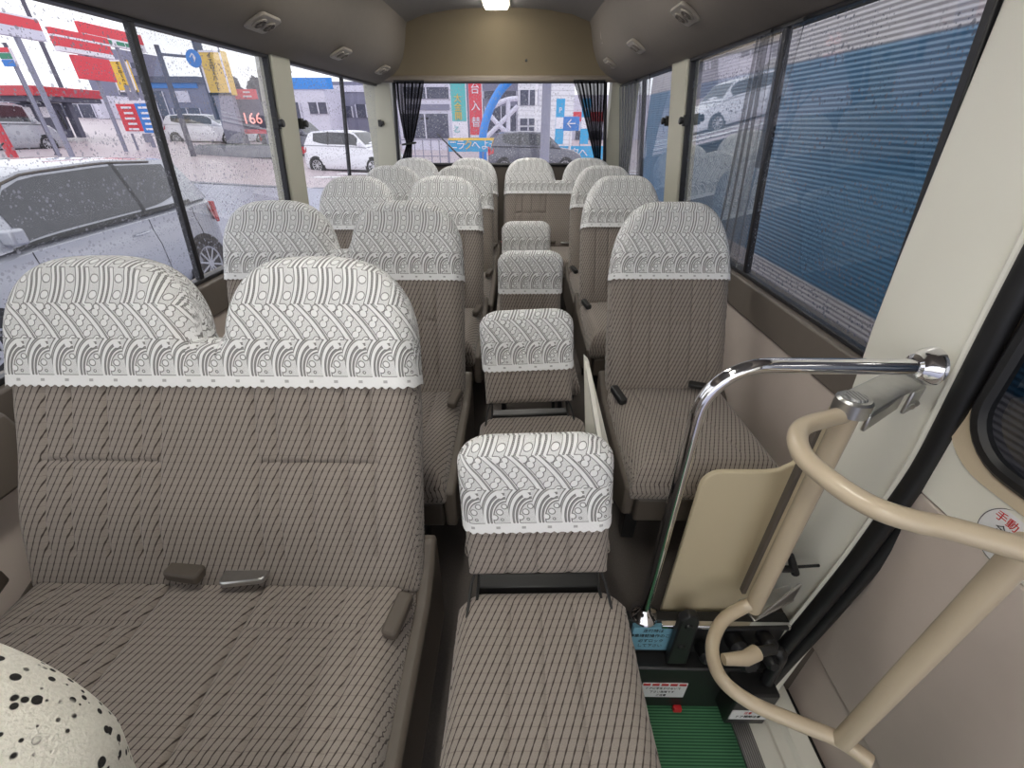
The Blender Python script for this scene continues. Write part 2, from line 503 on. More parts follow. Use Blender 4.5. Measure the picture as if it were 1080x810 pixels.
def make_bench(label, loc, W=.378, near=True, group=None, hem=.352, top=.578, hi=1., ln=LEAN):
    t = thing('double_seat', label, 'seat', loc, group=group)
    k = hi
    h = bench_top(W, top)
    hin = lambda x: min(h(max(-W, min(W, x + q))) for q in (-.014, -.007, 0, .007, .014)) - .006
    gx = (.094, .13, .19, .255, .302)
    G = []
    for sg in (-1, 1):
        for x in gx: G.append((((sg * x, .03), (sg * (x - .006), .20), (sg * (x - .012), .40)), .0068, .0045))
        G.append((((sg * .094, .205), (sg * .302, .205)), .009, .0055))
    pf = lambda X, S: .012 * np.exp(-((S - .10) / .09) ** 2)
    pad('backrest', 'fabric', t, W, hin, .055, .05, int(110 * k), int(84 * k), -.06, G, wf=lambda s: 1.02 - .05 * np.clip((s - .30) / .3, 0, 1), lean=ln, origin=(0, .05, .44), puff=pf, r=.04)
    pad('headrest_cover', 'lace', t, W + .005, grow(h, W, .005), .0605, .0555, int(120 * k), int(50 * k), scallop(hem), r=.034, wf=lambda s: 1.02 - .05 * np.clip((s - .30) / .3, 0, 1), lean=ln, origin=(0, .05, .44), open_bottom=True)['label'] = 'white lace headrest cover over both headrests'
    C = []
    for sg in (-1, 1):
        for x in gx[1:]: C.append((((sg * x, .02), (sg * (x - .006), .46)), .005, .0045))
        C.append((((sg * .094, -.02), (sg * .088, .5)), .008, .005))
        C.append((((sg * .094, .33), (sg * .302, .33)), .005, .006)); C.append((((sg * .094, .14), (sg * .302, .14)), .005, .006))
    C.append((((-.09, .40), (.09, .40)), .003, .006))
    # notch for the buckle is left by the rounded rear corners
    pad('seat_cushion', 'fabric', t, W + .005, lambda x: .49 - .02 * (abs(x) / W) ** 8, .075, .05, int(110 * k), int(80 * k), 0., C, up='y', lean=R(-1.5) * -1, origin=(0, -.42, .372), r=.05)
    mb = MB()
    for sg in (-1, 1):
        x0 = sg * (W - .005)
        pts = [(x0, -.44, .33), (x0, .10, .33), (x0, .13, .46), (x0, .06, .47), (x0, .045, .425), (x0, -.02, .39), (x0, -.44, .375)]
        pts = [(x0, -.415, .26), (x0, -.28, .20), (x0, .08, .20), (x0, .095, .30), (x0, .10, .45), (x0, .075, .46), (x0, .045, .42), (x0, -.02, .395), (x0, -.415, .385)]
        mb.prism(pts, (sg * .032, 0, 0))
    mb.box(-W + .01, W - .01, -.40, .10, .24, .33)
    mb.build('side_shell', 'plastic_brown', t, bevel=.009)
    mb = MB()
    for sg in (-1, 1):
        for y in (-.28, .02): mb2 = MB().box(sg * .26 - .025, sg * .26 + .025, y - .025, y + .025, 0, .25); mb2.build('leg', 'black_plastic', t, bevel=.004)
    # lap belts lying where back and cushion meet
    mx = Matrix.Translation((-.015, -.012, .464)) @ Matrix.Rotation(R(84), 4, 'Z') @ Matrix.Rotation(R(4), 4, 'X')
    b = buckle_mb(mx @ Matrix.Translation((0, .035, 0)), .066, .032, .022).build('seat_belt_buckle', 'plastic_brown', t, bevel=.004)
    tg = MB()
    pts = [(p[0], p[1], -.005) for p in rrect(.045, .082, .012, 4)]
    tg.prism(pts, (0, 0, .012), Matrix.Translation((.062, -.008, .460)) @ Matrix.Rotation(R(98), 4, 'Z') @ Matrix.Rotation(R(10), 4, 'Y'))
    tg.build('seat_belt_tongue', 'steel', t, bevel=.003)
    b2 = buckle_mb(Matrix.Translation((W - .012, -.075, .452)) @ Matrix.Rotation(R(-14), 4, 'Z') @ Matrix.Rotation(R(8), 4, 'X'), .075, .028, .024).build('seat_belt_buckle', 'plastic_brown', t, bevel=.005)
    b3 = buckle_mb(Matrix.Translation((-W - .012, -.06, .462)) @ Matrix.Rotation(R(20), 4, 'Z'), .09, .034, .03).build('seat_belt_buckle', 'plastic_brown', t, bevel=.005)
    MB().box(-.013, .013, -.02, .02, 0, .004, Matrix.Translation((-W - .008, -.068, .477)) @ Matrix.Rotation(R(20), 4, 'Z')).build('release_button', 'red', b3, bevel=.001)
    return t

def make_single(label, loc, group=None, hem=.337):
    t = thing('single_seat', label, 'seat', loc, group=group)
    W = .194
    h = single_top(W, .585, .20, 3.0)
    wf = lambda s: 1.01 - .13 * np.clip((s - .31) / .27, 0, 1)
    G = [(((x, .02), (x, .36)), .005, .004) for x in (-.125, -.065, 0., .065, .125)] + [(((-.125, .20), (.125, .20)), .006, .006)]
    pad('backrest', 'fabric', t, W, h, .055, .05, 110, 90, -.06, G, wf=wf, lean=LEAN, origin=(0, .05, .44), r=.05, puff=lambda X, S: .01 * np.exp(-((S - .1) / .09) ** 2))
    pad('headrest_cover', 'lace', t, W + .005, grow(h, W, .005), .0605, .0555, 80, 60, scallop(hem), r=.036, wf=wf, lean=LEAN, origin=(0, .05, .44), open_bottom=True)['label'] = 'white lace headrest cover'
    C = [(((-.20, .42), (-.115, .40), (-.10, .30), (-.06, .24), (.06, .24), (.10, .30), (.115, .40), (.2, .42)), .007, .006),
         (((-.10, .31), (.10, .31)), .005, .005), (((-.06, .24), (-.10, .08)), .006, .006), (((.06, .24), (.10, .08)), .006, .006),
         (((-.02, .24), (-.02, .40)), .005, .005), (((.04, .24), (.04, .40)), .005, .005), (((-.03, .06), (-.03, .24)), .004, .005), (((.03, .06), (.03, .24)), .004, .005)]
    pad('seat_cushion', 'fabric', t, W + .008, lambda x: .50 - .02 * (abs(x) / W) ** 8, .085, .05, 70, 80, 0., C, up='y', lean=R(1.5), origin=(0, -.42, .362), r=.055)
    mb = MB()
    for sg in (-1, 1):
        x0 = sg * (W - .012)
        mb.prism([(x0, -.41, .27), (x0, -.28, .21), (x0, .08, .21), (x0, .095, .30), (x0, .10, .44), (x0, .075, .455), (x0, .03, .42), (x0, -.02, .39), (x0, -.41, .37)], (sg * .03, 0, 0))
    mb.box(-W + .02, W - .02, -.40, .10, .23, .32)
    mb.build('side_shell', 'plastic_brown', t, bevel=.009)
    for sg in (-1, 1):
        for y in (-.25, .02): MB().box(sg * .13 - .022, sg * .13 + .022, y - .022, y + .022, 0, .24).build('leg', 'black_plastic', t, bevel=.004)
    buckle_mb(Matrix.Translation((-W + .02, -.07, .448)) @ Matrix.Rotation(R(14), 4, 'Z') @ Matrix.Rotation(R(6), 4, 'X'), .08, .026, .022).build('seat_belt_buckle', 'black_plastic', t, bevel=.004)
    buckle_mb(Matrix.Translation((.10, -.035, .462)) @ Matrix.Rotation(R(70), 4, 'Z'), .08, .03, .014).build('seat_belt_tongue', 'black_plastic', t, bevel=.003)
    return t

def make_jump(label, loc, rot=(0, 0, 0), group=None):
    t = thing('folding_jump_seat', label, 'seat', loc, rot, group)
    W = .127; ln = R(12)
    h = lambda x: .287 - .05 * (1 - (1 - max(0, (abs(x) / W - .5) / .5) ** 2.4) ** .5)
    G = [(((x, -.02), (x, .2)), .005, .004) for x in (-.055, .0, .055)]
    pad('backrest', 'fabric', t, W, h, .03, .026, 90, 50, .018, G, lean=ln, origin=(0, .03, .468), r=.03)
    pad('backrest_cover', 'lace', t, W + .005, grow(h, W, .005), .0345, .0305, 56, 44, scallop(.125), r=.03, lean=ln, origin=(0, .03, .468), open_bottom=True)['label'] = 'white lace cover on low backrest'
    C = [(((x, .02), (x, .42)), .005, .004) for x in (-.055, .0, .055)]
    pad('seat_cushion', 'fabric', t, .153, lambda x: .458 - .03 * max(0, (abs(x) / .153 - .7) / .3) ** 2, .04, .03, 110, 70, 0., C, up='y', origin=(.005, -.44, .420), r=.035)
    for sg in (-1, 1):
        w = MB().tube(spline([(sg * .108, .035, .50), (sg * .122, .01, .474), (sg * .128, -.045, .452)], 5), .0028, 8)
        w.tube(spline([(sg * .108, .035, .50), (sg * .112, .02, .455), (sg * .112, -.01, .458)], 5), .0028, 8)
        w.build('hinge_wire', 'black_plastic', t)
    MB().box(-.115, .115, .02, .05, .405, .450).build('hinge_bar', 'black_plastic', t, bevel=.003)
    MB().box(-.135, .145, -.40, -.03, .355, .385).build('seat_pan', 'black_plastic', t, bevel=.006)
    for sg in (-1, 1):
        MB().tube([(sg * .10, -.06, .36), (sg * .115, -.0, .0)], .009, 8).build('leg', 'black_plastic', t)
        MB().tube([(sg * .10, -.34, .36), (sg * .115, -.38, .0)], .009, 8).build('leg', 'black_plastic', t)
    return t

GL = 'double seats along the left side'
b1 = make_bench('nearest double seat on the left with white lace over both headrests, largest in view', (-.563, .505, 0), W=.372, group=GL, hi=1.8, ln=R(25.5), hem=.345)
b2 = make_bench('second double seat from the front on the left, directly behind the nearest one', (-.56, 1.205, 0), group=GL, hem=.334, top=.582); b2.scale = (1, 1, .982)
dup(b2, (-.55, 1.95, .0), 'third double seat from the front on the left, beside the middle window pillar', group=GL)
dup(b2, (-.53, 2.53, .0), 'fourth double seat on the left, just ahead of the rear bench', group=GL)
GRB = 'rear bench seats under the rear window'
dup(b2, (-.53, 3.16, .0), 'rear bench double seat under the left half of rear window', group=GRB)
dup(b2, (.285, 3.16, .0), 'rear bench double seat in the middle of the rear window, facing down the aisle', group=GRB)
GR = 'single seats along the right side'
s1 = make_single('nearest single seat on the right behind the beige door partition', (.500, 1.24, 0), GR); s1.scale = (1, 1, .972)
dup(s1, (.505, 2.05, .0), 'second single seat on the right beside the window pillar', group=GR)
dup(s1, (.51, 2.62, 0), 'rearmost single seat on the right, mostly hidden by the one before it', group=GR)
GJ = 'folding seats in the aisle'
j1 = make_jump('nearest folding aisle seat with small lace-covered back, beside the step well', (.062, .475, -.012), (0, R(-2.5), 0), GJ)
j2 = dup(j1, (.062, 1.035, -.012), 'second folding aisle seat with a tilted lace-covered back and cream bracket', (0, R(-3.0), 0), GJ)
mb = MB()
mb.prism([(.155, -.0, .63), (.155, .015, .63), (.205, -.12, .30), (.205, -.20, .30)], (.012, .0, 0))
mb.prism([(.155, .02, .64), (.163, -.005, .64), (.235, -.07, .345), (.165, -.02, .345)], (0, .012, 0))
mb.build('cream_bracket', 'cream', j2, bevel=.003)['label'] = 'cream metal bracket'
dup(j1, (.057, 1.665, -.01), 'third folding aisle seat down the aisle with low lace-covered back', (0, R(-.5), 0), GJ)
dup(j1, (.05, 2.33, -.02), 'farthest folding aisle seat, just before the rear bench', (0, R(-.5), 0), GJ)

# seat back at the lower left corner with a crocheted cover
t = thing('front_seat', 'seat under a cream crocheted cover cut off by the lower left corner', 'seat', (-.50, -.03, -.075))
hh = single_top(.235, .60, .16, 2.2)
pad('backrest', 'fabric', t, .23, hh, .05, .05, 40, 50, -.05, lean=R(14), origin=(0, .0, .42))
cov = pad('crochet_cover', 'crochet', t, .236, grow(hh, .23, .008), .058, .058, 60, 50, lambda x: .25, lean=R(14), origin=(0, .0, .42), open_bottom=True)
pad('seat_cushion', 'fabric', t, .24, lambda x: .48, .07, .05, 30, 30, 0., up='y', origin=(0, -.46, .37))
MB().box(-.2, .2, -.4, .05, 0, .33).build('seat_base', 'plastic_brown', t, bevel=.01)


# ------------------------------------------------------------------ bus shell
def atX(u, v, X):
    d = _f + _r * ((u - 540) / F_PX) - _u * ((v - 405) / F_PX)
    return Vector((0, 0, CAM_H)) + d * (X / d.x)
ZT, ZB = 1.42, .705
def xl(z): return -1.03 - .07 * (1.42 - z) / .715
def xr(z): return .75 + .08 * (1.42 - z) / .715
Y0, Y1 = -1.3, 3.86

floor = MB()
floor.box(-1.2, .30, Y0, .70, -.06, 0); floor.box(-1.2, .90, .70, Y1, -.06, 0)
struct(floor.build('floor', 'floor'))
MB().box(.28, .30, Y0, .70, -.42, 0).box(.30, .90, .70, .72, -.42, -.06).build('trim_1', 'plastic_brown')['kind'] = 'structure'

def side_wall(name, fx, s, pillars, xp):
    """fx: pane surface, s: +1 outward direction of x"""
    mb = MB()
    def slab(y0, y1, z0, z1, inn, out):
        mb.hexa([(fx(z0) - s * inn, y0, z0), (fx(z0) + s * out, y0, z0), (fx(z0) + s * out, y1, z0), (fx(z0) - s * inn, y1, z0),
                 (fx(z1) - s * inn, y0, z1), (fx(z1) + s * out, y0, z1), (fx(z1) + s * out, y1, z1), (fx(z1) - s * inn, y1, z1)])
    for (a, b) in pillars: slab(a, b, ZB - .02, ZT + .01, .022, .05)
    o = mb.build(name, 'pillar', bevel=.006); struct(o)
    lo = MB(); ys = xp
    lo.box(min(fx(.7) - s * .022, fx(.7) + s * .07), max(fx(.7) - s * .022, fx(.7) + s * .07), ys, Y1, -.06, .60)
    lo.build('lower_panel', 'mauve', o)
    si = MB()
    a, b = fx(.7) - s * .034, fx(.7) + s * .06
    si.box(min(a, b), max(a, b), ys, Y1, .595, ZB)
    si.build('sill_rail', 'sill', o, bevel=.006)
    return o
wl = side_wall('wall_left', xl, -1, [(Y0, -.9), (.52, .70), (2.18, 2.35), (3.765, Y1)], Y0)
# arm ledge running along the left wall below the glass
MB().prism([(-1.09, Y0, .56), (-.985, Y0, .56), (-.985, Y0, .655), (-1.0, Y0, .70), (-1.09, Y0, .715)], (0, 1.98, 0)).build('arm_ledge', 'sill', wl, bevel=.008)
wr = side_wall('wall_right', xr, 1, [(2.335, 2.555), (3.80, Y1)], .86)
# pillar behind the door opening, bulging at the belt line
zs = [-.42, -.16, .10, .27, .45, .55, .63, .70, .80, .95, 1.2, 1.43]
xsn = [.735, .745, .765, .783, .797, .80, .797, .79, .778, .766, .752, .74]
mb = MB(); vs = []
for z, x in zip(zs, xsn):
    vs += [(x, .885, z), (x, .70, z), (x + .012, .672, z), (x + .04, .662, z), (x + .08, .662, z), (x + .08, .885, z)]
fs = [(i * 6 + k, i * 6 + (k + 1) % 6, (i + 1) * 6 + (k + 1) % 6, (i + 1) * 6 + k) for i in range(len(zs) - 1) for k in range(6)]
mb.add(vs, fs + [tuple(range(6)), tuple((len(zs) - 1) * 6 + k for k in range(6))])
mb.build('door_pillar', 'cream', wr, bevel=.004)

# coves and ceiling
prof = [(-1.075, 1.412), (-1.03, 1.416), (-.985, 1.426), (-.93, 1.450), (-.885, 1.476), (-.845, 1.510), (-.812, 1.555), (-.785, 1.615), (-.765, 1.675), (-.752, 1.72), (-.738, 1.748)]
mid = [(-.738, 1.748), (-.62, 1.782), (-.45, 1.803), (-.30, 1.811), (-.14, 1.814)]
mir = lambda p: [(-.28 - x, z) for x, z in reversed(p)]
def shell(name, p, mat, y0=Y0, y1=Y1):
    n = len(p); out = [(x, z + .05) for x, z in p]
    if p[0][0] < -.8: out = [(x - .04, z + .03) for x, z in p]
    if p[-1][0] > .5: out = [(x + .04, z + .03) for x, z in p]
    ring = [(x, y0, z) for x, z in p] + [(x, y0, z) for x, z in reversed(out)]
    return struct(MB().prism(ring, (0, y1 - y0, 0)).build(name, mat))
shell('trim_2', prof, 'ceil'); shell('trim_3', mir(prof), 'ceil')
shell('ceiling', mid + mir(mid)[1:], 'ceil_mid')
# seam strip between the cove and the ceiling felt
# rear header and rear wall
def hd(u, v):
    x = -1.06 + u * 1.84; k = abs((x + .14) / .92)
    z = 1.43 + v * .40
    return (x, 3.75 - .16 * v ** 1.6 - .16 * max(0, (k - .62) / .38) ** 2.2 * (.25 + .75 * v), z)
wrr = MB()
wrr.box(-1.12, -.93, 3.745, Y1, -.06, 1.45).box(.665, .86, 3.745, Y1, -.06, 1.45)  .box(-1.12, .86, 3.78, Y1, 1.44, 1.86)
wrr = struct(wrr.build('wall_rear', 'pillar', bevel=.004))
MB().box(-.93, .665, 3.745, Y1, -.06, .905).build('lower_panel', 'plastic_brown', wrr)
MB().grid(hd, 60, 16).build('header_panel', 'header', wrr)
MB().box(-1.0, .72, 3.715, 3.76, 1.428, 1.468).build('header_lip', 'plastic_taupe', wrr, bevel=.012)
MB().lathe([(0, .004), (.006, .003), (.009, 0)], Matrix.Translation((.05, 3.70, 1.55)) @ Matrix.Rotation(R(90), 4, 'X'), 12).build('screw_cap', 'black_plastic', wrr)

# ------------------------------------------------------------------ windows
def side_window(name, fx, s, y0, y1, divs, gm):
    e = struct(D.objects.new(name, None)); COL.objects.link(e)
    def bar(mb, ya, yb, za, zb, inn=.012, out=.012):
        mb.hexa([(fx(za) - s * inn, ya, za), (fx(za) + s * out, ya, za), (fx(za) + s * out, yb, za), (fx(za) - s * inn, yb, za),
                 (fx(zb) - s * inn, ya, zb), (fx(zb) + s * out, ya, zb), (fx(zb) + s * out, yb, zb), (fx(zb) - s * inn, yb, zb)])
    f = MB(); w = .016
    bar(f, y0, y0 + w, ZB, ZT); bar(f, y1 - w, y1, ZB, ZT); bar(f, y0, y1, ZB, ZB + .014); bar(f, y0, y1, ZT - .012, ZT)
    f.build('window_frame', 'frame_black', e, bevel=.003)
    for d, wd in divs:
        g = MB(); bar(g, d - wd / 2, d + wd / 2, ZB, ZT, .009, .012); g.build('sash_bar', 'frame_black', e, bevel=.004)
    ed = [y0 + w] + [d for d, _ in divs] + [y1 - w]
    for i in range(len(ed) - 1):
        off = .006 if i % 2 else -.004
        g = MB(); g.hexa([(fx(ZB) + s * off, ed[i], ZB), (fx(ZB) + s * (off + .004), ed[i], ZB), (fx(ZB) + s * (off + .004), ed[i + 1], ZB), (fx(ZB) + s * off, ed[i + 1], ZB),
                  (fx(ZT) + s * off, ed[i], ZT), (fx(ZT) + s * (off + .004), ed[i], ZT), (fx(ZT) + s * (off + .004), ed[i + 1], ZT), (fx(ZT) + s * off, ed[i + 1], ZT)])
        g = MB(); g.add([(fx(ZB) + s * off, ed[i], ZB), (fx(ZB) + s * off, ed[i + 1], ZB), (fx(ZT) + s * off, ed[i + 1], ZT), (fx(ZT) + s * off, ed[i], ZT)], [(0, 1, 2, 3)])
        g.build('glass_pane', gm, e, smooth=False)
    return e
def latch(e, x, y, z, s):
    m = MB()
    m.box(x - .012, x + .012, y - .012, y + .012, z - .022, z + .022)
    m.lathe([(0, .0), (.014, .0), (.016, .006), (.012, .02), (0, .022)], Matrix.Translation((x - s * .03, y, z)) @ Matrix.Rotation(R(90 * s), 4, 'Y'), 14)
    m.build('window_latch', 'black_plastic', e, bevel=.003)
w1 = side_window('window_1', xl, -1, .70, 2.18, [(1.455, .020)], 'glass_left')
w2 = side_window('window_2', xl, -1, 2.35, 3.765, [(3.05, .018)], 'glass_left')
w3 = side_window('window_3', xr, 1, .885, 2.335, [(1.56, .022)], 'glass_right')
w4 = side_window('window_4', xr, 1, 2.555, 3.80, [(3.17, .018)], 'glass_right')
w5 = side_window('window_5', xl, -1, -.9, .52, [], 'glass_left')
m = MB(); m.hexa([(xr(ZB) - .022, .887, ZB - .0), (xr(ZB) + .02, .887, ZB), (xr(ZB) + .02, .918, ZB), (xr(ZB) - .012, .918, ZB), (xr(ZT) - .022, .887, ZT), (xr(ZT) + .02, .887, ZT), (xr(ZT) + .02, .918, ZT), (xr(ZT) - .012, .918, ZT)]); m.build('edge_rubber', 'black', w3, bevel=.004)
latch(w1, -1.03, 2.135, 1.18, -1); latch(w2, -1.03, 2.375, 1.178, -1); latch(w2, -1.03, 3.735, 1.18, -1)
latch(w3, .757, 2.30, 1.19, 1); latch(w4, .757, 2.585, 1.19, 1); latch(w4, .757, 3.765, 1.18, 1)
w6 = struct(D.objects.new('window_6', None)); COL.objects.link(w6)
rw = [(-.93, .905), (.665, .905), (.615, 1.435), (-.895, 1.435)]
m = MB()
for a, b in ((0, 1), (1, 2), (2, 3), (3, 0)):
    m.tube([(rw[a][0], 3.742, rw[a][1]), (rw[b][0], 3.742, rw[b][1])], .013, 8)
m.build('window_frame', 'frame_black', w6)
MB().add([(x, 3.75, z) for x, z in rw], [(0, 1, 2, 3)]).build('glass_pane', 'glass_rear', w6, smooth=False)

# rear wiper outside
t = thing('rear_wiper', 'black wiper arm lying diagonally outside the rear window', 'wiper', (-.58, 3.80, .92))
a, b = at(461, 141, 3.79), at(489, 169, 3.79)
lb = lambda p: p - Vector((-.58, 3.80, .92))
MB().tube([lb(a), lb(a.lerp(b, .5)), lb(b)], [.005, .006, .008], 8).build('wiper_arm', 'black_plastic', t)
MB().tube([lb(a) + Vector((0, -.012, 0)), lb(a.lerp(b, .8)) + Vector((0, -.012, 0))], .004, 6).build('wiper_blade', 'black', t)
MB().lathe([(0, 0), (.014, 0), (.014, .02), (0, .02)], Matrix.Translation(lb(b)) @ Matrix.Rotation(R(90), 4, 'X'), 14).build('pivot', 'black_plastic', t)

# ------------------------------------------------------------------ curtains
def curtain(name, label, pt, mat, pleats, amp, along, tie=None):
    """pt(u, v): u across, v from the top down; pleats pushed along 'along'"""
    al = Vector(along)
    def fn(u, v):
        p = Vector(pt(u, v)); return p + al * amp * math.sin(u * pleats * 2 * math.pi + 1.3 * math.sin(v * 3))
    t = thing(name, label, 'curtain', pt(.5, 1.))
    o = MB().grid(lambda u, v: Vector(fn(u, v)) - t.location, 72, 30).build('cloth', mat, t)
    if tie:
        c = Vector(pt(.5, tie[0])) - t.location
        ring = [c + Vector(q) for q in tie[1]]
        MB().tube(ring, .007, 8, closed=True).build('tie_band', 'black_plastic', t)
    r = MB(); a = Vector(fn(0, 0)) - t.location; b = Vector(fn(1, 0)) - t.location
    r.tube([a + Vector((0, 0, .006)), b + Vector((0, 0, .006))], .005, 8).build('curtain_rail', 'black_plastic', t)
    return t
def rear_l(u, v):
    k = min(v / .72, 1.); w = .175 * (1 - k) ** .75 + .042 + .05 * max(0, v - .72) / .28
    cx = -.778 - .045 * k - .045 * max(0, v - .72) / .28
    return (cx - w / 2 + u * w, 3.70, 1.43 - v * .53)
def rear_r(u, v):
    w = .185 * (1 - v) ** 1.15 + .038
    cx = .495 + .115 * v ** .85
    return (cx - w / 2 + u * w, 3.70, 1.43 - v * .53)
rg = lambda w: [(w * math.cos(a), .022 * math.sin(a), .006 * math.cos(a)) for a in [k * math.pi / 8 for k in range(16)]]
curtain('rear_curtain', 'black see-through curtain gathered at the left edge of the rear window', rear_l, 'black_sheer', 4, .014, (0, 1, 0), (.72, rg(.05)))
curtain('rear_curtain', 'black see-through curtain gathered at the right edge of the rear window', rear_r, 'black_sheer', 4, .014, (0, 1, 0), (.97, rg(.03)))
def side_c(yt0, yt1, yb0, yb1):
    def f(u, v):
        z = 1.40 - v * .68
        return (xr(z) - .03, (yt0 + (yt1 - yt0) * u) * (1 - v) + (yb0 + (yb1 - yb0) * u) * v, z)
    return f
curtain('side_curtain', 'grey see-through curtain gathered beside the front sash bar of the right wall', side_c(1.585, 1.66, 1.585, 1.80), 'grey_sheer', 3, .010, (1, 0, 0))
curtain('side_curtain', 'grey see-through curtain at the rear end of the right wall next to rear pillar', side_c(3.25, 3.74, 3.45, 3.72), 'grey_sheer', 5, .010, (1, 0, 0))
curtain('side_curtain', 'narrow grey see-through curtain between the two rear sashes on the right', side_c(2.93, 3.14, 3.05, 3.14), 'grey_sheer', 3, .010, (1, 0, 0))
curtain('side_curtain', 'short pale see-through curtain bunched at the top of the large right window', lambda u, v: (xr(1.4 - v * .3) - .03, 1.42 + (.11 - .09 * v) * u + .1 * v, 1.40 - v * .34), 'grey_sheer', 2, .008, (1, 0, 0))

# ------------------------------------------------------------------ air vents, coat hook
def vent_mb():
    pass
def make_vent(label, loc, s, rotz):
    ang = math.atan2(.053, .04)
    t = thing('air_vent', label, 'air vent', loc, group='twin air vents along the coves')
    t.rotation_euler = (0, s * R(150 - 14) if False else s * R(143), 0)
    pl = [(p[0], p[1], 0) for p in rrect(.088, .135, .018, 5)]
    MB().prism(pl, (0, 0, .012)).build('vent_plate', 'vent', t, bevel=.004)
    for y in (-.03, .03):
        I = Matrix.Translation((0, y, .012))
        MB().lathe([(.027, 0), (.027, .004), (.022, .005), (.022, 0)], I).build('nozzle_ring', 'vent', t)
        d = MB().lathe([(0, .0012), (.0225, .0012)], I); d.build('nozzle_hole', 'black', t)
        n = MB()
        n.lathe([(0, .006), (.006, .006), (.007, .001)], I, 12)
        for k in range(3): n.box(-.021, .021, -.0018, .0018, .0015, .0045, I @ Matrix.Rotation(R(60 * k + 20), 4, 'Z'))
        n.build('nozzle_vane', 'plastic_taupe', t)
    return t
v0 = make_vent('twin round air vent on the left cove, nearest and largest', (-.880, 1.89, 1.479), -1, 0)
dup(v0, (-.880, 2.65, 1.479), 'twin round air vent on the left cove, middle of the three')
dup(v0, (-.880, 3.41, 1.479), 'twin round air vent on the left cove by the rear curtain')
v1 = make_vent('twin round air vent on the right cove, nearest and largest', (.572, 1.93, 1.505), 1, 0)
dup(v1, (.572, 2.65, 1.505), 'twin round air vent on the right cove, middle of the three')
dup(v1, (.572, 3.34, 1.505), 'twin round air vent on the right cove by the rear curtain')
for o in [o for o in COL.objects if o.name.startswith('air_vent')]: o.rotation_euler[1] = (R(156) if o.location.x < 0 else R(-150))
t = thing('coat_hook', 'small pale coat hook strip on the right cove near the rear', 'hook', (.505, 3.33, 1.665))
MB().tube(spline([(0, 0, .05), (-.012, .01, .03), (-.004, .03, -.03), (.012, .035, -.05)], 6), .006, 8).build('hook_arm', 'vent', t)
MB().box(-.004, .012, -.012, .012, .035, .065).build('hook_base', 'vent', t, bevel=.003)
MB().box(.004, .016, .022, .046, -.065, -.04).build('hook_base', 'vent', t, bevel=.003)

# ------------------------------------------------------------------ ceiling lamps
M['lamp'] = emit('lamp_diffuser', (1.0, .965, .89), 27.)
def lamp(label, y0, y1):
    t = thing('ceiling_lamp', label, 'lamp', (-.142, (y0 + y1) / 2, 1.80), group='fluorescent lamps along the ceiling')
    h = (y1 - y0) / 2
    MB().prism([(p[0], p[1], 0) for p in rrect(.175, 2 * h + .03, .02, 4)], (0, 0, .014)).build('lamp_frame', 'vent', t, bevel=.004)
    MB().prism([(p[0], p[1], -.016) for p in rrect(.14, 2 * h, .015, 4)], (0, 0, .018)).build('lamp_diffuser', 'lamp', t, bevel=.004)
lamp('lit white ceiling lamp at the top centre, before the rear header', 2.95, 3.50)
lamp('lit ceiling lamp over the aisle above the third row', 1.75, 2.30)
lamp('lit ceiling lamp over the aisle above the nearest seats', .10, .65)
lamp('lit ceiling lamp over the front of the bus', -1.05, -.50)

# ------------------------------------------------------------------ entrance: door, step, seal
d1 = struct(D.objects.new('door_1', None)); COL.objects.link(d1)
def dx(z):    # inner surface of the folding door leaf
    return .890 if z < -.13 else (.862 - .042 * (z + .12) / .66 if z < .54 else .82 - .06 * (z - .54) / .9)
m = MB(); yy = [-.75, .80]
zz = [-.40, -.14, -.12, .2, .536]
m.prism([(dx(z), -.75, z) for z in zz] + [(dx(z) + .04, -.75, z) for z in reversed(zz)], (0, 1.52, 0))
m.build('lower_panel', 'mauve', d1, bevel=.004)
# upper leaf with a rounded opening
oy0, oy1, oz0, oz1 = -.75, .77, .542, 1.5
cy, cz = .20, 1.02; hw, hh_ = .455, .365
inner = [(cy + p[0], cz + p[1]) for p in rrect(2 * hw, 2 * hh_, .10, 8)]
outer = []
for (y, z) in inner:
    k = min(((oy1 if y > cy else oy0) - cy) / (y - cy) if abs(y - cy) > 1e-6 else 9e9, ((oz1 if z > cz else oz0) - cz) / (z - cz) if abs(z - cz) > 1e-6 else 9e9)
    outer.append((cy + (y - cy) * k, cz + (z - cz) * k))
n = len(inner)
def ring(a, b, xa, xb):
    vs = [(dx(z) + xa, y, z) for y, z in a] + [(dx(z) + xb, y, z) for y, z in b]
    return vs, [(i, (i + 1) % n, n + (i + 1) % n, n + i) for i in range(n)]
# corner points of the outer rectangle are kept
m = MB(); m.add(*ring(outer, inner, 0, 0)); m.add(*ring(inner, inner, 0, .035))
for (y, z) in ((oy1, oz0), (oy1, oz1), (oy0, oz0), (oy0, oz1)):
    near = sorted(range(n), key=lambda i: (outer[i][0] - y) ** 2 + (outer[i][1] - z) ** 2)[:2]
    m.add([(dx(z), y, z), (dx(outer[near[0]][1]), *outer[near[0]]), (dx(outer[near[1]][1]), *outer[near[1]])], [(0, 1, 2)])
m.add([(dx(oz0), oy0, oz0), (dx(oz0), oy1, oz0), (dx(oz0) + .035, oy1, oz0), (dx(oz0) + .035, oy0, oz0)], [(0, 1, 2, 3)])
m.build('upper_leaf', 'cream', d1, weld=1e-4)
sh = lambda d: [(cy + (y - cy) * (1 + d / hw), cz + (z - cz) * (1 + d / hh_)) for y, z in inner]
m = MB(); m.add(*ring(sh(.012), sh(-.018), -.004, .006)); m.add(*ring(sh(.012), inner, -.004, .012))
m.build('window_surround', 'beige', d1)
